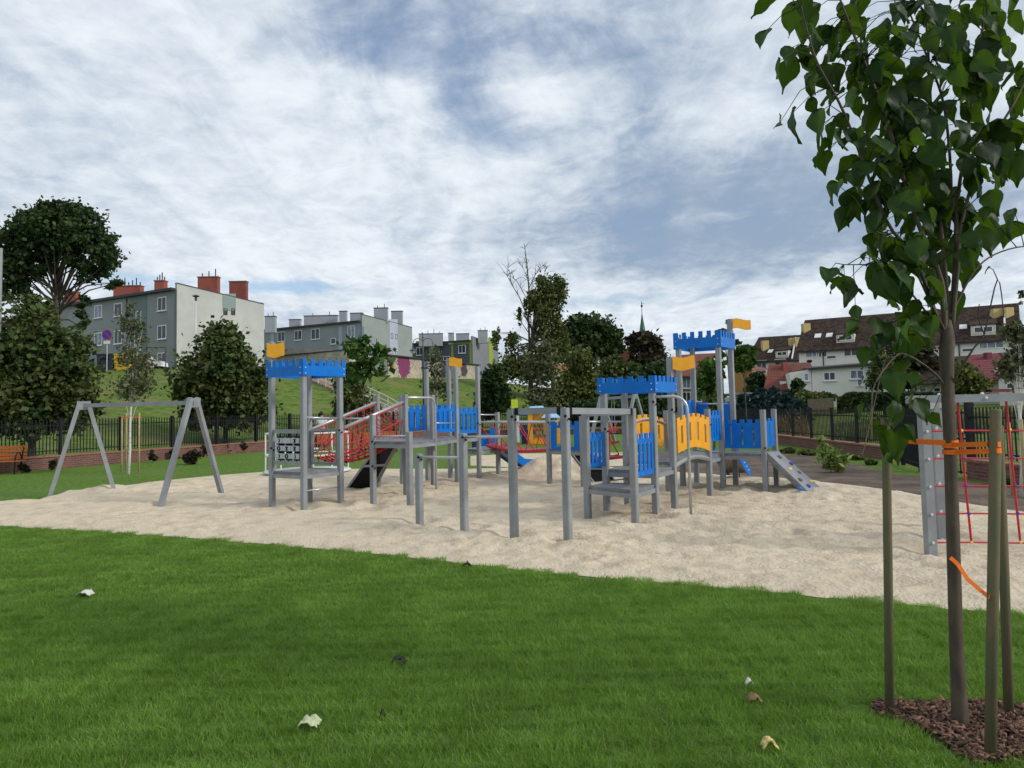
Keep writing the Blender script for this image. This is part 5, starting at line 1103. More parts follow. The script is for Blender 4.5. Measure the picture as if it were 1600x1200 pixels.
rchim(r,a,b,n,z0,rh,10,1256,1267,505,518); rchim(r,a,b,n,z0,rh,10,1553,1566,482,495); rchim(r,a,b,n,z0,rh,10,1572,1585,480,494); rchim(r,a,b,n,z0,rh,10,1450,1462,492,503)
p=b-n*.3; mb=MB(); q=wpt(a,b,1571,530); mb.beam(q-n*.1+Vector((0,0,.1)),roofpt(a,b,n,z0,rh,10,1569,487)+Vector((0,0,.25)),.16,.3); obj('party_wall',mb,M['white'],r)
# left terrace, lower
r,a,b,n,z0,z1=house('terraced_house','lower farther terrace with red brown roof just right of the tallest blue tower',1168,106,1250,101,608,565,562,10,'white_render'); rh=AT(1200,530,112).z-z0
pitched(r,a,b,n,z0,z1,rh,10,'dkroof'); dormer(r,a,b,n,z0,rh,10,1212,1232,548,557); skylight(r,a,b,n,z0,rh,10,1204,549); rchim(r,a,b,n,z0,rh,10,1192,1202,532,546); rchim(r,a,b,n,z0,rh,10,1235,1241,528,540); rchim(r,a,b,n,z0,rh,10,1243,1250,527,540)
for x,y in ((1190,570),(1190,585),(1219,568)): window(r,a,b,x,y,1.5,1.3,1,sill=False)
mb=MB(); q=wpt(a,b,1238,561); mb.beam(q-n*.1,roofpt(a,b,n,z0,rh,10,1243,530)+Vector((0,0,.2)),.15,.25); obj('party_wall',mb,M['white'],r)
# white rendered house
r,a,b,n,z0,z1=house('detached_house','white rendered house with a flat dark roof behind the dark clipped hedge',1268,68,1372,66.5,622,575,567,9,'white_render')
slabroof('roof',r,[V3(*(a-n*.4-(b-a).normalized()*.3).xy,z0),V3(*(b-n*.4).xy,z1),V3(*(b+n*9).xy,z1+.5),V3(*(a+n*9).xy,z0+.5)],.22,M['roofedge'])
for x,y,w_,h_,m_ in ((1296,588,1.05,.8,1),(1339,585,1.2,.85,1),(1343,597,.5,.65,0),(1293,617,.9,.5,1)): window(r,a,b,x,y,w_,h_,m_,gl='curtain' if x>1330 else 'glass')
a2=V3(AT(1234,582,68.6).x,68.6); obj('side_wing',prism4([a2,a-V3(.02,-.05),a+n*7,a2+n*7],1.,[AT(1234,582,68.6).z,AT(1268,577,68).z]*1+[AT(1268,577,68).z,AT(1234,582,68.6).z]),M['white_render'],r); window(r,a2,a,1260,589,.45,.75,0,gl='curtain')
mb=MB(); q=AT(1270,614,67.4); mb.box((q.x,q.y,q.z),1.5,.9,.06,0); obj('awning',mb,M['maroonroof'] if 'maroonroof' in M else M['redroof'],r); mb=MB(); q=AT(1265,567,67.5); mb.lathe((q.x,q.y,q.z),[(.02,0),(.22,.05),(.25,.25),(.02,.3)],10); obj('satellite_dish',mb,M['fence'],r)
# red tiled roof house
r,a,b,n,z0,z1=house('tiled_house','low house with a bright red tiled roof left of the white rendered house',1194,72,1236,71,624,610,608,6,'cream_render'); M['redtile']=facemat('red_pantiles',0.,'brick',(.20,.055,.032),(.16,.043,.027),(.09,.025,.018),w_=.25,h_=.28,mort=.03)
rh=AT(1215,571,75).z-z0; q0,q1=AT(1201,572,75.2),AT(1240,571,74.4); mb=MB(); e0,e1=AT(1193,612,71.5),AT(1237,610,70.6); mb.hexa([e0,e1,q1,q0],[v+Vector((0,0,.15)) for v in (e0,e1,q1,q0)]); obj('roof',mb,M['redtile'],r)
mb=MB(); e0,e1,q0,q1=AT(1236,583,73),AT(1270,577,72.2),AT(1236,570,75),AT(1266,568,74.5); mb.hexa([e0,e1,q1,q0],[v+Vector((0,0,.15)) for v in (e0,e1,q1,q0)]); obj('roof',mb,M['redtile'],r)
mb=MB(); q=AT(1226.5,581,74); mb.box((q.x,q.y,q.z),.5,.6,AT(1226,566,74).z-q.z,0); obj('chimney',mb,M['brick_chim'],r); mb=MB(); q=AT(1223,603,71.9); mb.box((q.x,q.y-.1,q.z),.55,.3,.45,0); obj('skylight',mb,M['frame'],r)
# ochre wall building, shed, brick house
r,a,b,n,z0,z1=house('garage_block','plain orange rendered building right beside the tallest blue tower',1146,80,1175,79,620,575,580,8,'ochre','outbuilding'); slabroof('roof',r,[V3(*(a-n*.2).xy,z0+.15),V3(*(b-n*.2).xy,z1+.15),V3(*(b+n*8).xy,z1+.6),V3(*(a+n*8).xy,z0+.6)],.14,M['redroof'])
r,a,b,n,z0,z1=house('garden_shed','low cream shed with a dark roof edge behind the spruces',1146,56,1195,56,650,620,617,4,'plaster','shed'); slabroof('roof',r,[V3(*(a-n*.3).xy,z0+.15),V3(*(b-n*.3).xy,z1+.15),V3(*(b+n*4).xy,z1+.3),V3(*(a+n*4).xy,z0+.3)],.14,M['roofedge'])
M['brickh']=facemat('house_brick',0.,'brick',(.26,.13,.08),(.2,.095,.06),(.2,.17,.14))
r,a,b,n,z0,z1=house('brick_house','brown brick house with a red roof, seen left of the tallest blue tower',1048,88,1100,86,635,588,586,9,'brickh'); pitched(r,a,b,n,z0,z1,AT(1075,556,92).z-z0,9,'redroof')
for x in (1067,1079,1090): window(r,a,b,x,598,1.0,1.35,1,gl='curtain'); window(r,a,b,x,620,1.0,1.2,1)
# right end: maroon sheet roof, brown roof, white house
M['maroonroof']=facemat('maroon_sheet',0.,'brick',(.20,.04,.05),(.18,.036,.045),(.09,.018,.022),w_=30,h_=.22,mort=.03)
r,a,b,n,z0,z1=house('tiled_house','house with a maroon ribbed roof right of the near trunk',1520,62,1578,60,622,596,594,8,'plaster'); rh=0
e0,e1,q1,q0=AT(1516,598,61.3),AT(1582,594,59.5),AT(1578,552,64.5),AT(1512,557,66); mb=MB(); mb.hexa([e0,e1,q1,q0],[v+Vector((0,0,.12)) for v in (e0,e1,q1,q0)]); obj('roof',mb,M['maroonroof'],r); mb=MB(); q=AT(1543.5,562,64.5); mb.box((q.x,q.y,q.z),.45,.5,AT(1543,551,64.5).z-q.z,0); obj('chimney',mb,M['maroonroof'],r); window(r,a,b,1536,607,.8,.6,0); mb=MB(); q=AT(1558,583,60.3); mb.box((q.x,q.y-.2,q.z),.45,.4,.42,0); obj('skylight',mb,M['frame'],r)
r,a,b,n,z0,z1=house('tiled_house','low pinkish house with a dark brown roof, just left of the near trunk',1425,64,1515,62,622,602,599,8,'cream_render'); e0,e1,q1,q0=AT(1424,602,63.2),AT(1515,599,61.2),AT(1512,558,66),AT(1430,562,68); mb=MB(); mb.hexa([e0,e1,q1,q0],[v+Vector((0,0,.12)) for v in (e0,e1,q1,q0)]); obj('roof',mb,M['dkroof'],r)
for x in (1442,1464,1480): window(r,a,b,x,609,.6,.45,0,sill=False)
r,a,b,n,z0,z1=house('detached_house','grey white gabled house cut by the right edge',1560,55,1640,53,625,594,592,8,'white_render'); dd=(b-a); mb=MB(); c=a+dd*.5; mb.hexa([V3(*a.xy,z0),V3(*b.xy,z1),V3(*c.xy,z0+1.9)],[V3(*(a+n*8).xy,z0),V3(*(b+n*8).xy,z1),V3(*(c+n*8).xy,z0+1.9)]); obj('gable',mb,M['white_render'],r)
mb=MB()
for p,q in ((a,c),(b,c)):
    p_=V3(p.x,p.y,z0-.02)-n*.3; q_=V3(q.x,q.y,z0+1.9)-n*.3; mb.hexa([p_,q_,q_+n*8.6,p_+n*8.6],[v+Vector((0,0,.16)) for v in (p_,q_,q_+n*8.6,p_+n*8.6)])
obj('roof',mb,M['roofedge'],r); window(r,a,b,1581,603,.7,.5,0); mb=MB(); q=AT(1585,612,52); mb.box((q.x,q.y,q.z),4.,1.2,.2,0); obj('porch_roof',mb,M['maroonroof'],r)
# yellow topped building far left of the round tree
r,a,b,n,z0,z1=house('garage_block','small pale building with an ochre top band left of the yellowing tree',866,92,889,92,615,570,570,6,'plaster','outbuilding'); mb=MB(); mb.box(((a.x+b.x)/2,91.9,AT(875,581,92).z),b.x-a.x+.1,.25,AT(875,569,92).z-AT(875,581,92).z,0); obj('top_band',mb,M['ochre'],r)
# church
cc_=AT(1004,520,260); ch=thing('church',V3(cc_.x,260,3),'distant church with a slim green copper spire','church'); M['copper']=mat('green_copper',(.04,.13,.10),.7,.2,.4); kk=260/F
mb=MB(); zb,zt=AT(1004,527,260).z,AT(1004,487,260).z; mb.lathe((cc_.x,260,zb),[(7.5*kk,0),(5.6*kk,5*kk),(1.3*kk,zt-zb-2),(.05,zt-zb)],8); obj('spire',mb,M['copper'],ch)
mb=MB(); mb.tube([(cc_.x,260,zt-.3),(cc_.x,260,AT(1004,471,260).z)],.12,5); mb.ball((cc_.x,260,AT(1004,478,260).z),.45,8); q=AT(1004,474,260); mb.beam(q-Vector((.5,0,0)),q+Vector((.5,0,0)),.12,.12); obj('cross',mb,M['roofedge'],ch)
mb=MB(); mb.box((cc_.x,260,0),12*kk,12*kk,zb,0); obj('tower',mb,M['brick_chim'],ch); mb=MB(); a=AT(960,545,262); b=AT(992,545,262); mb.box(((a.x+b.x)/2,266,0),b.x-a.x,8,a.z,0); obj('nave',mb,M['redroof'],ch)
# timber garden fence
wf=thing('board_fence',T(1283,53),'short stretch of grey brown board fence left of the hedge','fence'); M['board']=mat('old_board',(.10,.075,.05),.85,.25,12); a,b=AT(1264,643,53),AT(1302,641,53); mb=MB()
for k in range(14): p=a.lerp(b,k/13); mb.box((p.x,p.y+.003*(k%2),p.z-.1),.125,.02,1.0,0)
obj('boards',mb,M['board'],wf)
# ================================================================ STREET FURNITURE ON THE BANK
M['lampm']=mat('lamp_metal',(.05,.055,.065),.5); M['lampglass']=mat('lamp_glass',(.45,.44,.36),.3)
b=TZ(306,70); lp=thing('street_lamp',b,'slim park lamp with a small flared head in front of the pale gable','street lamp'); z=AT(306,455,70).z; x=AT(306,500,70).x
mb=MB(); mb.tube([(x,70,b.z-.3),(x,70,z-.9)],[.07,.045],8); obj('pole',mb,M['whitemetal'],lp,True); mb=MB(); mb.lathe((x,70,z-.95),[(.05,0),(.12,.1),(.12,.35),(.33,.45),(.34,.5),(.05,.62)],10); obj('lamp_head',mb,M['lampm'],lp)
Yl=60; b=TZ(661,Yl); lp=thing('street_lamp',b,'ornate double armed lamp with bell shades in front of the dark grey flats','street lamp'); x=AT(661,560,Yl).x; z=AT(661,520,Yl).z; mb=MB(); mb.tube([(x,Yl,b.z-.3),(x,Yl,AT(661,555,Yl).z),(x,Yl,z)],[.09,.07,.03],8); mb.ball((x,Yl,AT(661,527,Yl).z),.08,8); obj('pole',mb,M['lampm'],lp,True)
for s in (-1,1):
    zz_=AT(661,534,Yl).z; mb=MB(); pts=[Vector((x+s*.40*(1-math.cos(t)),Yl,zz_+.38*math.sin(t)-.1)) for t in np.linspace(0,math.pi,10)]; mb.tube(pts+[pts[-1]-Vector((0,0,.35))],.028,6); o=obj('arm',mb,M['lampm'],lp); e=pts[-1]-Vector((0,0,.35)); mb=MB(); mb.lathe((e.x,Yl,e.z-.28),[(.30,0),(.29,.05),(.12,.16),(.05,.28)],12); obj('shade',mb,M['lampm'],o); mb=MB(); mb.lathe((e.x,Yl,e.z-.48),[(.14,0),(.22,.19)],12); obj('globe',mb,M['lampglass'],o)
# pole at the left edge
q=AT(0,540,30); q.x-=.06; mb=MB(); mb.tube([(q.x,30,0),(q.x,30,AT(0,388,30).z)],.09,10); o=obj('steel_pole',mb,M['post']); tag(o,'tall pale blue grey pole just inside the left edge of the picture','pole')
# round sign
b=TZ(167,68); sg=thing('road_sign',b,'round blue sign on a thin pole in front of the grey flats','sign'); q=AT(167,523,68); mb=MB(); mb.tube([(q.x,68.05,b.z-.3),(q.x,68.05,q.z+.4)],.03,6); obj('sign_post',mb,M['whitemetal'],sg)
def disc(c,r,th=.03): 
    mb=MB(); mb.tube([c,c+Vector((0,th,0))],r,24); return mb
M['signblue']=mat('sign_blue',(.01,.05,.40),.4); M['signred']=mat('sign_red',(.5,.02,.03),.4)
o=obj('sign_disc',disc(q,.48),M['signred'],sg); obj('sign_face',disc(q-Vector((0,.004,0)),.40,.02),M['signblue'],o); mb=MB(); mb.beam(q+Vector((-.3,-.012,.3)),q+Vector((.3,-.012,-.3)),.01,.08); obj('sign_bar',mb,M['signred'],o)
mb=MB(); mb.box((q.x,68,q.z-.85),.6,.03,.28,0); obj('plate',mb,M['white'],sg)
# recycling containers, white car
def container(x0,x1,Yd,ytop,m_,label):
    a=AT(x0,577,Yd); b=AT(x1,577,Yd); c=(a+b)/2; z=groundz(c.x,Yd); r=thing('recycling_container',V3(c.x,Yd,z),label,'container','recycling containers on the bank'); zt=AT((x0+x1)/2,ytop,Yd).z; w_=b.x-a.x
    mb=MB(); mb.hexa([(c.x-w_*.46,Yd,z),(c.x+w_*.46,Yd,z),(c.x+w_*.46,Yd+1.3,z),(c.x-w_*.46,Yd+1.3,z)],[(c.x-w_*.5,Yd-.05,zt-.1),(c.x+w_*.5,Yd-.05,zt-.1),(c.x+w_*.5,Yd+1.35,zt-.1),(c.x-w_*.5,Yd+1.35,zt-.1)]); obj('bin_body',mb,M[m_],r); mb=MB(); mb.box((c.x,Yd+.65,zt-.1),w_+.1,1.5,.12,0); obj('lid',mb,M[m_],r); mb=MB(); mb.box((c.x,Yd-.06,zt-.55),w_*.5,.05,.18,0); obj('slot_flap',mb,M['black'],r)
M['bin_blue']=mat('dark_blue_bin',(.015,.022,.045),.5,.1,4); M['bin_yel']=mat('yellow_bin',(.62,.38,.01),.5,.08,4)
container(151,177,69,553,'bin_blue','dark blue recycling container beside the yellow one on the bank'); container(178,203,69,553,'bin_yel','yellow recycling container behind the young birch twigs')
M['carpaint']=mat('white_car_paint',(.72,.73,.74),.2,.02,3,spec=.6)
def car(cx,Yd,label):
    z=groundz(cx,Yd); r=thing('parked_car',V3(cx,Yd,z),label,'car'); prof=[(-2.05,.32),(-2.1,.62),(-2.0,.92),(-1.55,1.0),(-1.0,1.42),(.35,1.46),(1.0,1.02),(1.75,.90),(2.05,.72),(2.1,.35)]
    mb=MB(); mb.hexa([(cx+x,Yd-.82,z+y) for x,y in prof],[(cx+x,Yd+.82,z+y) for x,y in prof]); mb.f=[tuple(f) for f in mb.f]; obj('body',mb,M['carpaint'],r)
    gp=[(-1.42,1.0),(-.98,1.36),(.30,1.40),(.85,1.03)]; mb=MB(); mb.hexa([(cx+x,Yd-.84,z+y) for x,y in gp],[(cx+x,Yd-.825,z+y) for x,y in gp]); obj('side_window',mb,M['glass'],r)
    for s in (-1.28,1.3):
        for sy in (-.78,.62): 
            mb=MB(); mb.tube([(cx+s,Yd+sy-.06,z+.31),(cx+s,Yd+sy+.16,z+.31)],.31,16); o=obj('wheel',mb,M['black'],r); mb=MB(); mb.tube([(cx+s,Yd+sy-.065,z+.31),(cx+s,Yd+sy-.05,z+.31)],.18,12); obj('rim',mb,M['whitemetal'],o)
    for s in (-2.06,2.02): mb=MB(); mb.box((cx+s,Yd-.70,z+.66),.10,.2,.14,0); obj('headlight' if s>0 else 'tail_light',mb,M['lampglass'] if s>0 else M['signred'],r)
car(AT(224,570,73).x,73,'white parked car half hidden behind the grass bank and birch twigs')
# carpet beating frame beside the flats
a=AT(230,543,72); b=AT(259,543,72); r=thing('carpet_frame',V3(b.x,72,groundz(b.x,72)),'dark metal carpet beating frame before the grey flats','frame')
mb=MB(); mb.tube([a,b],.05,6); obj('crossbar',mb,M['lampm'],r)
for p in (a,b): mb=MB(); mb.tube([p,V3(p.x,72,groundz(p.x,72))],.05,6); obj('upright',mb,M['lampm'],r)
# ================================================================ STAIRS WITH RAILINGS ON THE BANK
M['step']=mat('concrete_step',(.26,.20,.16),.9,.2,3)
S0=AT(478,594,72); S0.z=groundz(S0.x,72)+.05; S1=AT(690,672,47); S1.z=groundz(S1.x,47)+.1
S0=TZ(470,78); S0=V3(AT(470,588,76).x,76); S1=V3(AT(700,668,58).x,58)
st=thing('stairs',V3(S1.x,S1.y,groundz(S1.x,S1.y)),'long concrete stair with pale tube railings running down the grassy bank','stairs'); dv=(S1-S0); pr=Vector((-dv.y,dv.x,0)).normalized()*1.1; n=44
sz=lambda p: groundz(p.x,p.y)
mb=MB()
for i in range(n):
    a=S0+dv*(i/n); b=S0+dv*((i+1)/n); z=max(sz(a),sz(a+pr),sz(a-pr))*1+.12; mb.hexa([V3(*(a-pr).xy,z-.6),V3(*(b-pr).xy,z-.6),V3(*(b+pr).xy,z-.6),V3(*(a+pr).xy,z-.6)],[V3(*(a-pr).xy,z),V3(*(b-pr).xy,z),V3(*(b+pr).xy,z),V3(*(a+pr).xy,z)])
obj('steps',mb,M['step'],st)
for s in (-1,1):
    for h_ in (.95,.5):
        mb=MB(); mb.tube([V3(*(S0+dv*t+pr*s).xy,sz(S0+dv*t+pr*s)+h_+.15) for t in np.linspace(0,1,24)],.035,6); obj('railing',mb,M['whitemetal'],st)
    mb=MB()
    for t in np.linspace(0,1,18): p=S0+dv*t+pr*s; mb.tube([V3(p.x,p.y,sz(p)-.1),V3(p.x,p.y,sz(p)+1.1)],.035,6)
    obj('railing_posts',mb,M['whitemetal'],st)
# ================================================================ NEAR TREE
tb=G(1502,1137); TY=tb.y
nt_=thing('catalpa_tree','near young tree with big heart shaped leaves and a brown trunk, tied to thick stakes','tree'and tb,'tree') if 0 else thing('catalpa_tree',tb,'near young tree with big heart shaped leaves and a brown trunk tied to thick stakes','tree')
def zc(zx,zy): return 1140+zx/1.935,zy/1.935
kp=TY/F
mb=MB(); tp=[(1502,1150,12.5),(1501,1137,12.5),(1498,1080,11),(1494,1000,9.8),(1491,900,9.6),(1488,800,9.4),(1485,700,9.3),(1482,640,9.3),(1480,590,9.5),(1479,560,10.5),(1480,535,11),(1481,515,8),(1482,500,4)]
mb.tube([AT(x,y,TY) for x,y,r_ in tp],[r_*kp for *_,r_ in tp],14); obj('trunk',mb,M['sap_bark'],nt_,True)
BR_=[([(650,1030),(640,850),(560,650),(480,380),(420,220),(370,90),(335,0),(300,-120)],6,1.4,-.15),([(660,1010),(655,900),(650,800),(630,600),(610,350),(600,150),(590,0),(585,-150)],6,1.5,.1),([(668,1010),(680,830),(690,600),(720,400),(740,200),(785,0),(810,-120)],6,1.4,.2),([(672,1000),(690,800),(700,680),(760,480),(850,330),(895,245),(960,150)],5,1.4,-.1),([(655,1000),(640,850),(670,600),(650,330),(600,180),(530,0),(500,-100)],5,1.3,.25),([(640,1000),(560,780),(470,660),(350,350),(270,200),(235,95),(215,20)],4.5,1.2,-.3),([(665,960),(690,910),(740,820),(800,770),(890,745),(960,760)],3,.9,0),([(665,1180),(690,1130),(740,1050),(770,1010),(810,845),(830,960)],2.6,.9,-.2),([(770,1010),(752,960),(755,920)],1.3,.7,-.2),([(655,1170),(610,1120),(540,1075),(500,1078),(440,1160),(430,1230),(430,1330)],2.6,1.0,-.35),([(655,1010),(600,900),(520,740),(440,700)],3,.9,-.2),([(650,1020),(560,900),(470,800),(410,800),(345,800)],2.6,.8,-.1),([(500,1078),(470,1090),(420,1300),(400,1380)],1.2,.7,-.35)]
bpts=[]
for pts,r0,r1,dy in BR_:
    mb=MB(); n=len(pts); q=[]
    for i,(a,b) in enumerate(pts): x,y=zc(a,b); f=i/(n-1); q.append(AT(x,y,TY+dy*f*1.3+.02*math.sin(i*3)))
    # resample smoothly
    qs=[];rs=[]
    for i in range(n-1):
        for k in range(4):
            t=k/4; p0,p1,p2,p3=q[max(i-1,0)],q[i],q[i+1],q[min(i+2,n-1)]
            v=.5*((2*p1)+(p2-p0)*t+(2*p0-5*p1+4*p2-p3)*t*t+(3*p1-p0-3*p2+p3)*t**3); qs.append(v); rs.append((r0*.8+(r1*.8-r0*.8)*((i+t)/(n-1))**.7)*kp)
    qs.append(q[-1]); rs.append(r1*kp); bpts+=qs[2:]; mb.tube(qs,rs,8); obj('limb',mb,M['sap_bark'],nt_,True)
LV=[(95,40,62),(165,15,34),(155,85,44),(155,190,50),(215,25,54),(225,80,66),(220,160,64),(210,240,60),(210,300,56),(285,110,54),(310,210,66),(270,410,64),(285,450,64),(250,420,44),(330,375,44),(345,300,56),(370,50,64),(400,130,48),(390,200,66),(420,260,66),(460,90,66),(500,40,66),(545,30,66),(540,110,76),(530,160,76),(570,220,84),(430,360,86),(400,400,78),(450,340,76),(350,500,56),(310,580,56),(360,620,66),(340,660,56),(440,500,86),(480,480,76),(520,400,66),(560,330,66),(590,320,66),(590,510,76),(600,400,54),(640,200,64),(660,80,74),(640,50,66),(690,280,66),(770,290,66),(720,150,66),(790,80,58),(735,20,44),(870,50,54),(820,150,64),(835,190,74),(740,235,74),(860,260,54),(840,330,44),(690,420,78),(680,350,56),(775,370,48),(800,470,84),(840,520,74),(765,550,64),(640,570,66),(560,600,76),(520,620,66),(470,600,66),(430,620,66),(460,660,56),(600,600,44),(640,660,66),(680,700,84),(740,730,74),(790,665,58),(775,710,54),(560,780,86),(600,740,86),(520,740,66),(440,720,44),(470,755,34),(430,745,34),(455,800,44),(340,800,24),(510,830,54),(310,860,44),(355,865,66),(415,865,66),(480,900,66),(520,900,56),(560,860,66),(640,870,86),(600,880,76),(660,900,56),(410,940,44),(430,1010,96),(390,1000,54),(550,940,56),(560,1000,66),(590,1000,66),(580,1040,66),(620,950,44),(500,1000,56),(560,720,66),(620,800,66),(530,690,56),(480,430,70),(510,470,60),(460,290,60),(500,200,60),(430,60,50),(480,140,50),(600,30,50),(700,40,50),(890,130,40),(870,480,50),(760,420,46),(555,450,60),(545,560,70),(500,540,60),(580,680,60),(250,250,40),(190,130,40),(330,120,50),(300,290,46),(870,790,30),(765,818,18)]
LV=[(1140+a/1.935,b/1.935,c/1.935*.92) for a,b,c in LV]+[(1140+a/3.478,440+b/3.478,c/3.478*1.0) for a,b,c in [(760,280,120),(700,250,90),(800,330,90),(880,540,70),(960,620,120),(985,690,80),(960,740,60),(760,700,66),(870,700,70),(735,800,76),(780,770,50),(770,905,90),(890,890,90),(940,820,80),(1010,340,120),(1030,230,130),(940,180,80),(860,380,60),(1020,270,90)]]
g=np.random.default_rng(21); LV+=[(1400,520,48),(1365,530,44),(1395,585,40),(1440,520,40),(1358,655,30),(1398,648,30),(1348,688,33),(1370,705,32),(1398,690,34),(1420,598,36),(1430,640,30),(1460,470,44),(1350,440,40),(1385,445,44),(1330,440,34),(1305,425,28)]; LV=[q_ for q_ in LV if not (q_[1]>540 and 1400<q_[0]<1480 and q_[2]>30 and q_[0]>1432)]; LV=[(a,b,c*(1.24 if b<420 else 1.1)) for a,b,c in LV]; LV+=[(a+g.normal()*c*.5,b+g.normal()*c*.55,c*(.6+.4*g.random())) for a,b,c in LV if c>26 and a<1600 and b<430]+[(a+g.normal()*c*.6,b+g.normal()*c*.6,c*(.5+.4*g.random())) for a,b,c in LV if c>30 and 1300<a<1520 and b<400]; LV+=[(1385+75*g.normal()*.8,250+130*g.normal()*.8,24+14*g.random()) for _ in range(50)]; LV+=[(1440+38*g.normal(),380+60*g.normal(),26+14*g.random()) for _ in range(22)]; LV+=[(1470+75*g.normal(),110+100*g.normal(),26+14*g.random()) for _ in range(46)]; LV+=[(1555+38*g.normal(),130+110*g.normal(),34+12*g.random()) for _ in range(34)]; LV+=[(1300+55*g.normal(),90+70*g.normal(),30+12*g.random()) for _ in range(20)]
def heart(nu=7,nv=7):
    w_=[0,.60,.95,1.0,.86,.58,.22,.02]; us=[-.06,.02,.14,.30,.50,.70,.90,1.10]; return list(zip(us,w_))
HP=heart(); lv=[];lf=[]; pet=MB(); g=np.random.default_rng(11); bp_=np.array([tuple(p) for p in bpts])
for (px,py,sz) in LV:
    Yd=TY+float(np.clip(g.normal()*.30,-.55,.6)); c=AT(px,py,Yd); s=sz*Yd/F
    i=int(np.argmin(((bp_-np.array(c))*np.array([1,.5,1])**1).__pow__(2).sum(1))); bpnt=Vector(bp_[i]); c.y=c.y*.6+(bpnt.y+float(g.normal())*.16)*.4
    outd=(c-bpnt); outd.z=0
    if outd.length<.02: outd=Vector((g.normal(),g.normal(),0))
    outd.normalize(); yaw=math.atan2(outd.y,outd.x)+g.normal()*.6; pitch=-(.35+1.0*g.random()**.8); 
    D=Vector((math.cos(yaw)*math.cos(pitch),math.sin(yaw)*math.cos(pitch),math.sin(pitch))); Sd=D.cross(Vector((0,0,1))).normalized(); roll=g.normal()*.55; Nn=Sd.cross(D).normalized(); S2=(Sd*math.cos(roll)+Nn*math.sin(roll)); N2=S2.cross(D).normalized()
    if N2.z<0: N2=-N2
    fold=.05+.62*g.random(); curl=.05+.75*g.random()**1.5; base=c-D*s*.45; L0=s*1.08; Wd=s*.50; b=len(lv)
    wav=g.random()*6
    for (u,w_) in HP:
        for v in (-1,-.66,-.33,0,.33,.66,1):
            zz_=fold*abs(v)*w_*Wd*1.0 - curl*max(0,u)**2*L0*.55 - .25*abs(v*w_)**2*Wd*(.3+u) + .075*s*math.sin(u*8+v*5+wav)*abs(v)**1.3+.05*s*math.sin(v*2.2+wav*2)*u
            uu=u-(.13*(1-abs(abs(v)-.5)*1.2) if u<0.05 else 0)*(1 if abs(v)>.2 else -.3)
            lv.append(tuple(base+D*(uu*L0)+S2*(v*w_*Wd)+N2*zz_))
    for a in range(len(HP)-1):
        for k in range(6): lf.append((b+a*7+k,b+a*7+k+1,b+(a+1)*7+k+1,b+(a+1)*7+k))
    md=bpnt.lerp(base,.55)+Vector((0,0,.12*(base-bpnt).length)); pet.tube([bpnt,md,base+D*s*.04],[.003,.0022,.0016],5,cap=False)
b=len(lv); lv+=pet.v; lf+=[tuple(b+i for i in f) for f in pet.f]
lo_=npobj('crown',lv,lf,M['lf_near'],nt_,smooth=True)
# veins and gloss live in the leaf material; thick stakes and straps
def stake(pts,yt,xt,r,label):
    p=G(*pts); z=ZP(p,yt); tpx=AT(xt,yt,p.y); mb=MB(); mb.tube([p-Vector((0,0,.1)),p.lerp(Vector((tpx.x,p.y,z)),.5)+Vector((.004,0,0)),Vector((tpx.x,p.y,z-.012)),Vector((tpx.x,p.y,z))],[r,r*1.0,r*.98,r*.88],18); o=obj('tree_stake',mb,M['stake'],None,True); tag(o,label,'stake','thick stakes round the near tree'); return p,tpx
pL,tL=stake((1389,1116),653,1384,.0245,'thick round stake standing alone on the left of the near trunk'); pR,tR=stake((1545,1190),640,1556,.0270,'thick round stake nearest the camera, just right of the near trunk'); pB,tB=stake((1576,1124),665,1560,.0255,'thick round stake behind the nearest one, at the far right of the near tree')
def strap(pts,w_,label,th=.0016,n_=24):
    # flat band through pts (closed loop or open)
    pts=[Vector(p) for p in pts]; mb=MB()
    for a,b in zip(pts,pts[1:]):
        d=(b-a); nr=Vector((d.y,-d.x,0)).normalized()*th; zv=Vector((0,0,w_/2)); mb.hexa([a-zv-nr,b-zv-nr,b-zv+nr,a-zv+nr],[a+zv-nr,b+zv-nr,b+zv+nr,a+zv+nr])
    o=obj('tie_strap',mb,M['orange']); tag(o,label,'strap','orange straps tying the near tree'); return o
def atz(P_,y): return ZP(P_,y)
tr=AT(1486,700,TY); rT=9.6*kp+.003
def around(c,r,a0,a1,z,z1=None,k=12): return [Vector((c.x+r*math.cos(t),c.y+r*math.sin(t),z+(0 if z1 is None else (z1-z)*i/(k-1)))) for i,t in enumerate(np.linspace(a0,a1,k))]
zS=AT(1486,692,TY).z; zS2=AT(1486,697,TY).z; cL=Vector((AT(1385,688,pL.y).x,pL.y,0)); zL=AT(1385,688,pL.y).z
strap(around(cL,.028,math.pi*1.6,math.pi*.45,zL)+around(tr,rT,math.pi*.6,-math.pi*.2,zS)[0:0]+around(tr,rT,-math.pi*.55,math.pi*.55,zS)+[Vector((cL.x-.0,cL.y+.028,zL))],.030,'orange strap running left from the near trunk to the lone stake')
cR=Vector((AT(1553,700,pR.y).x,pR.y,0)); zR_=AT(1553,697,pR.y).z; zR2=AT(1553,704,pR.y).z
strap(around(tr,rT+.004,-math.pi*.4,-math.pi*1.35,AT(1486,696,TY).z)+around(cR,.030,math.pi*.75,-math.pi*.5,AT(1553,694,pR.y).z),.026,'upper orange strap from the near trunk to the nearest stake')
strap(around(tr,rT+.006,math.pi*.45,math.pi*1.5,AT(1486,706,TY).z)+around(cR,.031,-math.pi*.55,math.pi*.6,zR2),.026,'lower orange strap wrapped round the near trunk and the nearest stake')
q=AT(1492,868,TY); s0=[q+Vector((-.055,-.05,.0)),q+Vector((-.02,-.055,-.035)),AT(1512,905,TY-.08),AT(1535,925,TY-.14),AT(1546,933,pR.y-.03)]; mb=MB()
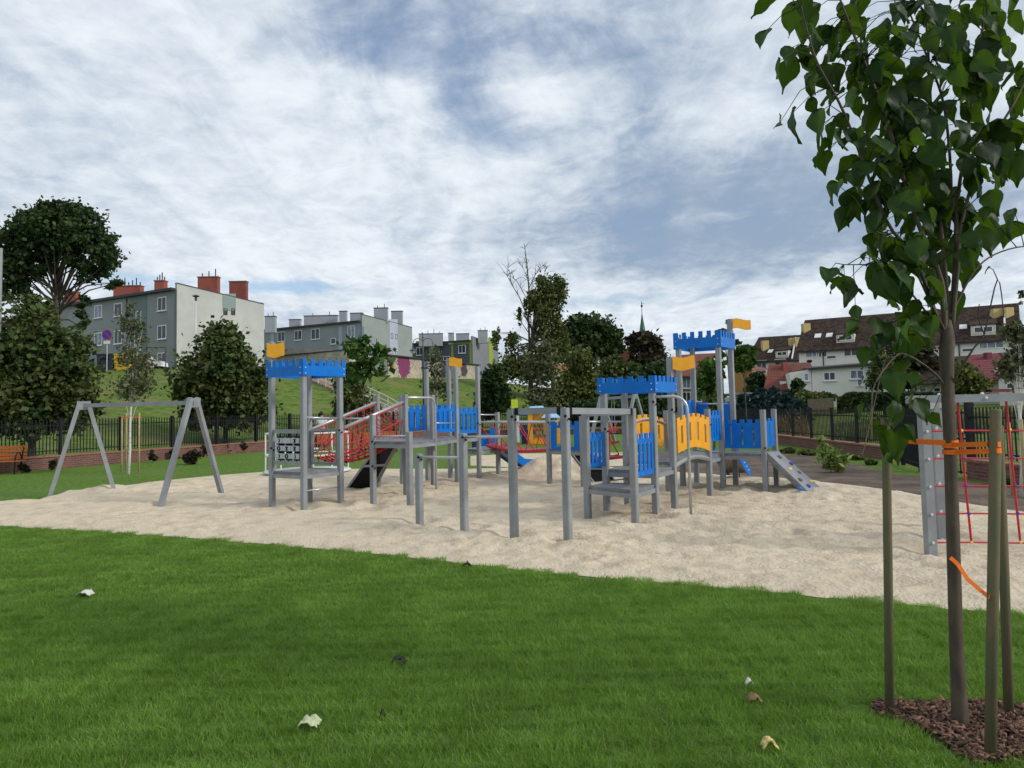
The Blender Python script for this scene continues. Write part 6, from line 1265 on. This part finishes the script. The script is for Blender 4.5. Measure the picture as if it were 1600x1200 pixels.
for a,b in zip(s0,s0[1:]): zv=Vector((0,0,.015)); d=(b-a); sd=Vector((-d.z,0,d.x)).normalized()*.011; nr=Vector((0,.0015,0)); mb.hexa([a-sd-nr,b-sd-nr,b+sd-nr,a+sd-nr],[a-sd+nr,b-sd+nr,b+sd+nr,a+sd+nr])
o=obj('tie_strap',mb,M['orange']); tag(o,'loose orange strap end hanging low from the near trunk towards the nearest stake','strap','orange straps tying the near tree')
# mulch bed
def inpoly(x,y,P_):
    c=False; j=len(P_)-1
    for i in range(len(P_)):
        if (P_[i][1]>y)!=(P_[j][1]>y) and x<(P_[j][0]-P_[i][0])*(y-P_[i][1])/(P_[j][1]-P_[i][1])+P_[i][0]: c=not c
        j=i
    return c
MP=[G(x,y) for x,y in ((1362,1108),(1385,1100),(1420,1108),(1470,1105),(1520,1103),(1570,1108),(1610,1115),(1660,1135),(1690,1165),(1600,1190),(1560,1200),(1520,1200),(1500,1185),(1470,1160),(1425,1138),(1390,1124),(1365,1120))]; MPx=[(p.x,p.y) for p in MP]
cM=sum(MP,Vector())/len(MP); V=[(cM.x,cM.y,.03)]; K=len(MP)
for f in (.35,.7,1.0):
    for p in MP: q=cM.lerp(p,f); V.append((q.x,q.y,.012+.025*(1-f)+.008*noise.noise(q*8)))
fs=[(0,1+i,1+(i+1)%K) for i in range(K)]
me_=MB(); me_.v=V; me_.f=fs+[(1+r_*K+i,1+(r_+1)*K+i,1+(r_+1)*K+(i+1)%K,1+r_*K+(i+1)%K) for r_ in range(2) for i in range(K)]
M['mulchsoil']=mat('mulch_soil',(.045,.03,.022),.95,.4,25,.01,60,col2=(.16,.13,.10)); o=obj('mulch_bed',me_,M['mulchsoil'],None,True); tag(o,kind='structure')
g=np.random.default_rng(3); V=[];Fc=[]
xs_=[p[0] for p in MPx]; ys_=[p[1] for p in MPx]
while len(V)<8*2600:
    x=xs_[0]+(max(xs_)-min(xs_))*g.random(); x=min(xs_)+(max(xs_)-min(xs_))*g.random(); y=min(ys_)+(max(ys_)-min(ys_))*g.random()
    if not inpoly(x,y,MPx): continue
    l,w_,h_=.007+.045*g.random()**3,.003+.009*g.random(),.002+.003*g.random(); a=g.random()*6.28; t=g.normal()*.35; z=.02+.03*g.random(); u=Vector((math.cos(a)*math.cos(t),math.sin(a)*math.cos(t),math.sin(t))); v=Vector((-math.sin(a),math.cos(a),g.normal()*.3)).normalized(); n_=u.cross(v).normalized(); b=len(V)
    for s3 in (-1,1):
        for s1,s2 in ((-1,-1),(1,-.6),(1,.8),(-1,1)): V.append(tuple(Vector((x,y,z))+u*l*s1+v*w_*s2+n_*h_*s3))
    Fc+=[(b,b+3,b+2,b+1),(b+4,b+5,b+6,b+7),(b,b+1,b+5,b+4),(b+1,b+2,b+6,b+5),(b+2,b+3,b+7,b+6),(b+3,b,b+4,b+7)]
o=npobj('bark_mulch',V,Fc,M['soilchip']); tag(o,'brown bark mulch chips round the foot of the near tree','mulch',kind='stuff')
# ================================================================ LITTER
M['paper']=mat('crumpled_paper',(.70,.68,.60),.8,.08,60); M['leafpale']=mat('fallen_pale_leaf',(.48,.52,.32),.7,.15,50); M['leafdark']=mat('fallen_dark_leaf',(.02,.022,.012),.7,.2,40); M['leafbrown']=mat('fallen_brown_leaf',(.28,.16,.08),.7,.25,50); M['leafyel']=mat('fallen_yellow_leaf',(.55,.45,.16),.7,.35,45)
def scrap(px,py,wpx,hpx,m_,name,label,cat,seed):
    p=G(px,py+hpx*.4); s=wpx*p.y/F*.5; g=np.random.default_rng(seed); V=[];n=6
    for i in range(n+1):
        for j in range(n+1):
            u,v=i/n*2-1,j/n*2-1; rr=1-.25*max(abs(u),abs(v))*g.random(); V.append((p.x+u*s*rr,p.y+v*s*.8*rr,.045+.028*(1-u*u)*(.5+g.random())+g.normal()*.006))
    F_=[(i*(n+1)+j,(i+1)*(n+1)+j,(i+1)*(n+1)+j+1,i*(n+1)+j+1) for i in range(n) for j in range(n)]
    o=npobj(name,V,F_,M[m_],smooth=True); tag(o,label,cat); so_=o.modifiers.new('t','SOLIDIFY'); so_.thickness=.002
scrap(134,930,24,13,'paper','crumpled_paper','crumpled white paper scrap lying on the lawn at the left','litter',1)
scrap(484,1138,34,16,'leafpale','fallen_leaf','large pale green fallen leaf near the bottom edge, left of centre','leaf',2)
scrap(623,1040,26,9,'leafdark','fallen_leaf','dark fallen leaf in the middle of the lawn','leaf',3)
scrap(1171,1075,12,14,'paper','crumpled_paper','small whitish scrap on the lawn above the brown leaf','litter',4)
scrap(1179,1101,22,11,'leafbrown','fallen_leaf','small brown fallen leaf below the whitish scrap','leaf',5)
scrap(1202,1170,26,20,'leafyel','fallen_leaf','yellow patched fallen leaf near the bottom edge, right of centre','leaf',6)
scrap(598,1129,10,6,'leafdark','fallen_leaf','tiny dark leaf low in the lawn right of the pale leaf','leaf',7)
scrap(730,888,16,5,'leafdark','fallen_leaf','dark leaf at the edge between lawn and sand','leaf',8)
scrap(1593,700,20,20,'leafyel','fallen_leaf','x','leaf',9) if 0 else None
# ================================================================ GRASS BLADES (instanced patches)
M['blade']=mat('grass_blade',(.115,.215,.026),.5,0,1.9,col2=(.205,.35,.058),island=.6,trans=.4,spec=.35,trcol=(.24,.44,.04),lo=.36,hi=.66)
t_=M['blade'].node_tree; n_=t_.nodes; b_=n_['Principled BSDF']; s0_=b_.inputs['Base Color'].links[0].from_socket; ge_=n_.new('ShaderNodeNewGeometry'); mr_=n_.new('ShaderNodeMapRange'); t_.links.new(ge_.outputs['Random Per Island'],mr_.inputs[0]); mr_.inputs[1].default_value=.93; mr_.inputs[2].default_value=.94; mx_=n_.new('ShaderNodeMix'); mx_.data_type='RGBA'; t_.links.new(mr_.outputs[0],mx_.inputs[0]); t_.links.new(s0_,mx_.inputs[6]); mx_.inputs[7].default_value=(.30,.29,.14,1); t_.links.new(mx_.outputs[2],b_.inputs['Base Color'])
def patch(seed,n,size,h0,h1,w0):
    g=np.random.default_rng(seed); c=(g.random((n,2))-.5)*size; clump=np.array([noise.noise((x*9,y*9,seed)) for x,y in c]); h=(h0+(h1-h0)*g.random(n)**1.3)*(1+.35*clump); a=g.random(n)*6.283; b=a+g.normal(size=n)*.9
    ln=h*(.25+1.1*g.random(n)); w_=w0*(.6+.8*g.random(n)); sx,sy=np.cos(a+1.57)*w_,np.sin(a+1.57)*w_; dx,dy=np.cos(b)*ln,np.sin(b)*ln
    z0=np.zeros(n); P0=np.stack([c[:,0]-sx,c[:,1]-sy,z0],1); P1=np.stack([c[:,0]+sx,c[:,1]+sy,z0],1); P2=np.stack([c[:,0]+dx*.35+sx*.8,c[:,1]+dy*.35+sy*.8,h*.6],1); P3=np.stack([c[:,0]+dx*.35-sx*.8,c[:,1]+dy*.35-sy*.8,h*.6],1); P4=np.stack([c[:,0]+dx+sx*.15,c[:,1]+dy+sy*.15,h],1); P5=np.stack([c[:,0]+dx-sx*.15,c[:,1]+dy-sy*.15,h],1)
    V=np.stack([P0,P1,P2,P3,P4,P5],1).reshape(-1,3); i=np.arange(n)[:,None]*6; Fq=np.concatenate([i+np.array([[0,1,2,3]]),i+np.array([[3,2,4,5]])],1).reshape(-1,4)
    me=bpy.data.meshes.new('grass_patch'); me.vertices.add(len(V)); me.vertices.foreach_set('co',V.astype(np.float32).ravel()); me.loops.add(Fq.size); me.loops.foreach_set('vertex_index',Fq.astype(np.int32).ravel()); me.polygons.add(len(Fq)); me.polygons.foreach_set('loop_start',np.arange(0,Fq.size,4,dtype=np.int32)); me.polygons.foreach_set('loop_total',np.full(len(Fq),4,np.int32)); me.materials.append(M['blade']); me.update(calc_edges=True); return bpy.data.objects.new('grass_patch',me)
def grassfield(name,pts,patches,label):
    me=bpy.data.meshes.new(name); me.from_pydata([tuple(p) for p in pts],[],[]); o=bpy.data.objects.new(name,me); link(o); tag(o,label,'grass',kind='stuff')
    ng=bpy.data.node_groups.new(name+'_nodes','GeometryNodeTree'); ng.interface.new_socket('Geometry',in_out='INPUT',socket_type='NodeSocketGeometry'); ng.interface.new_socket('Geometry',in_out='OUTPUT',socket_type='NodeSocketGeometry')
    n=ng.nodes; l=ng.links; gi=n.new('NodeGroupInput'); go=n.new('NodeGroupOutput'); ip=n.new('GeometryNodeInstanceOnPoints'); gti=n.new('GeometryNodeGeometryToInstance')
    for p in patches: oi=n.new('GeometryNodeObjectInfo'); oi.inputs['Object'].default_value=p; oi.transform_space='ORIGINAL'; l.new(oi.outputs['Geometry'],gti.inputs[0])
    ip.inputs['Pick Instance'].default_value=True; l.new(gi.outputs[0],ip.inputs['Points']); l.new(gti.outputs[0],ip.inputs['Instance'])
    rv=n.new('FunctionNodeRandomValue'); rv.data_type='INT'; rv.inputs[4].default_value=0; rv.inputs[5].default_value=len(patches)-1; l.new(rv.outputs[2],ip.inputs['Instance Index'])
    r2=n.new('FunctionNodeRandomValue'); r2.data_type='INT'; r2.inputs[4].default_value=0; r2.inputs[5].default_value=3; r2.inputs['Seed'].default_value=3; mu=n.new('ShaderNodeMath'); mu.operation='MULTIPLY'; mu.inputs[1].default_value=math.pi/2; l.new(r2.outputs[2],mu.inputs[0]); cx=n.new('ShaderNodeCombineXYZ'); l.new(mu.outputs[0],cx.inputs[2]); l.new(cx.outputs[0],ip.inputs['Rotation'])
    r3=n.new('FunctionNodeRandomValue'); r3.data_type='FLOAT'; r3.inputs[2].default_value=.8; r3.inputs[3].default_value=1.3; r3.inputs['Seed'].default_value=5; c3=n.new('ShaderNodeCombineXYZ'); c3.inputs[0].default_value=1; c3.inputs[1].default_value=1; l.new(r3.outputs[1],c3.inputs[2]); l.new(c3.outputs[0],ip.inputs['Scale'])
    l.new(ip.outputs[0],go.inputs[0]); md=o.modifiers.new('grass','NODES'); md.node_group=ng; return o
PS_=.25
P1_=[patch(k,1150,PS_*1.25,.020,.052,.0016) for k in range(6)]; P2_=[patch(k+20,680,PS_*1.25,.020,.052,.0026) for k in range(5)]
def frontY(x):      # depth of the sand edge at world x
    best=0
    for y in np.arange(3,40,.1):
        px=gpx(x,y); q=G(px,lerpx(FRONT,px)).y
        if y<q: best=y
        else: break
    return best
near=[];far=[]
x=-9.
while x<8.5:
    fy=frontY(x); y=2.9
    while y<fy-.05:
        if abs(x)<y*.80+.7 and not inpoly(x,y,MPx) and not inpoly(x+.08,y,MPx) and not inpoly(x-.08,y,MPx):
            (near if y<7.5 else far).append((x,y,.004))
        y+=PS_
    x+=PS_
grassfield('grass',near,P1_,'short green lawn blades in the foreground'); grassfield('grass',far,P2_,'lawn blades along the edge of the sand')
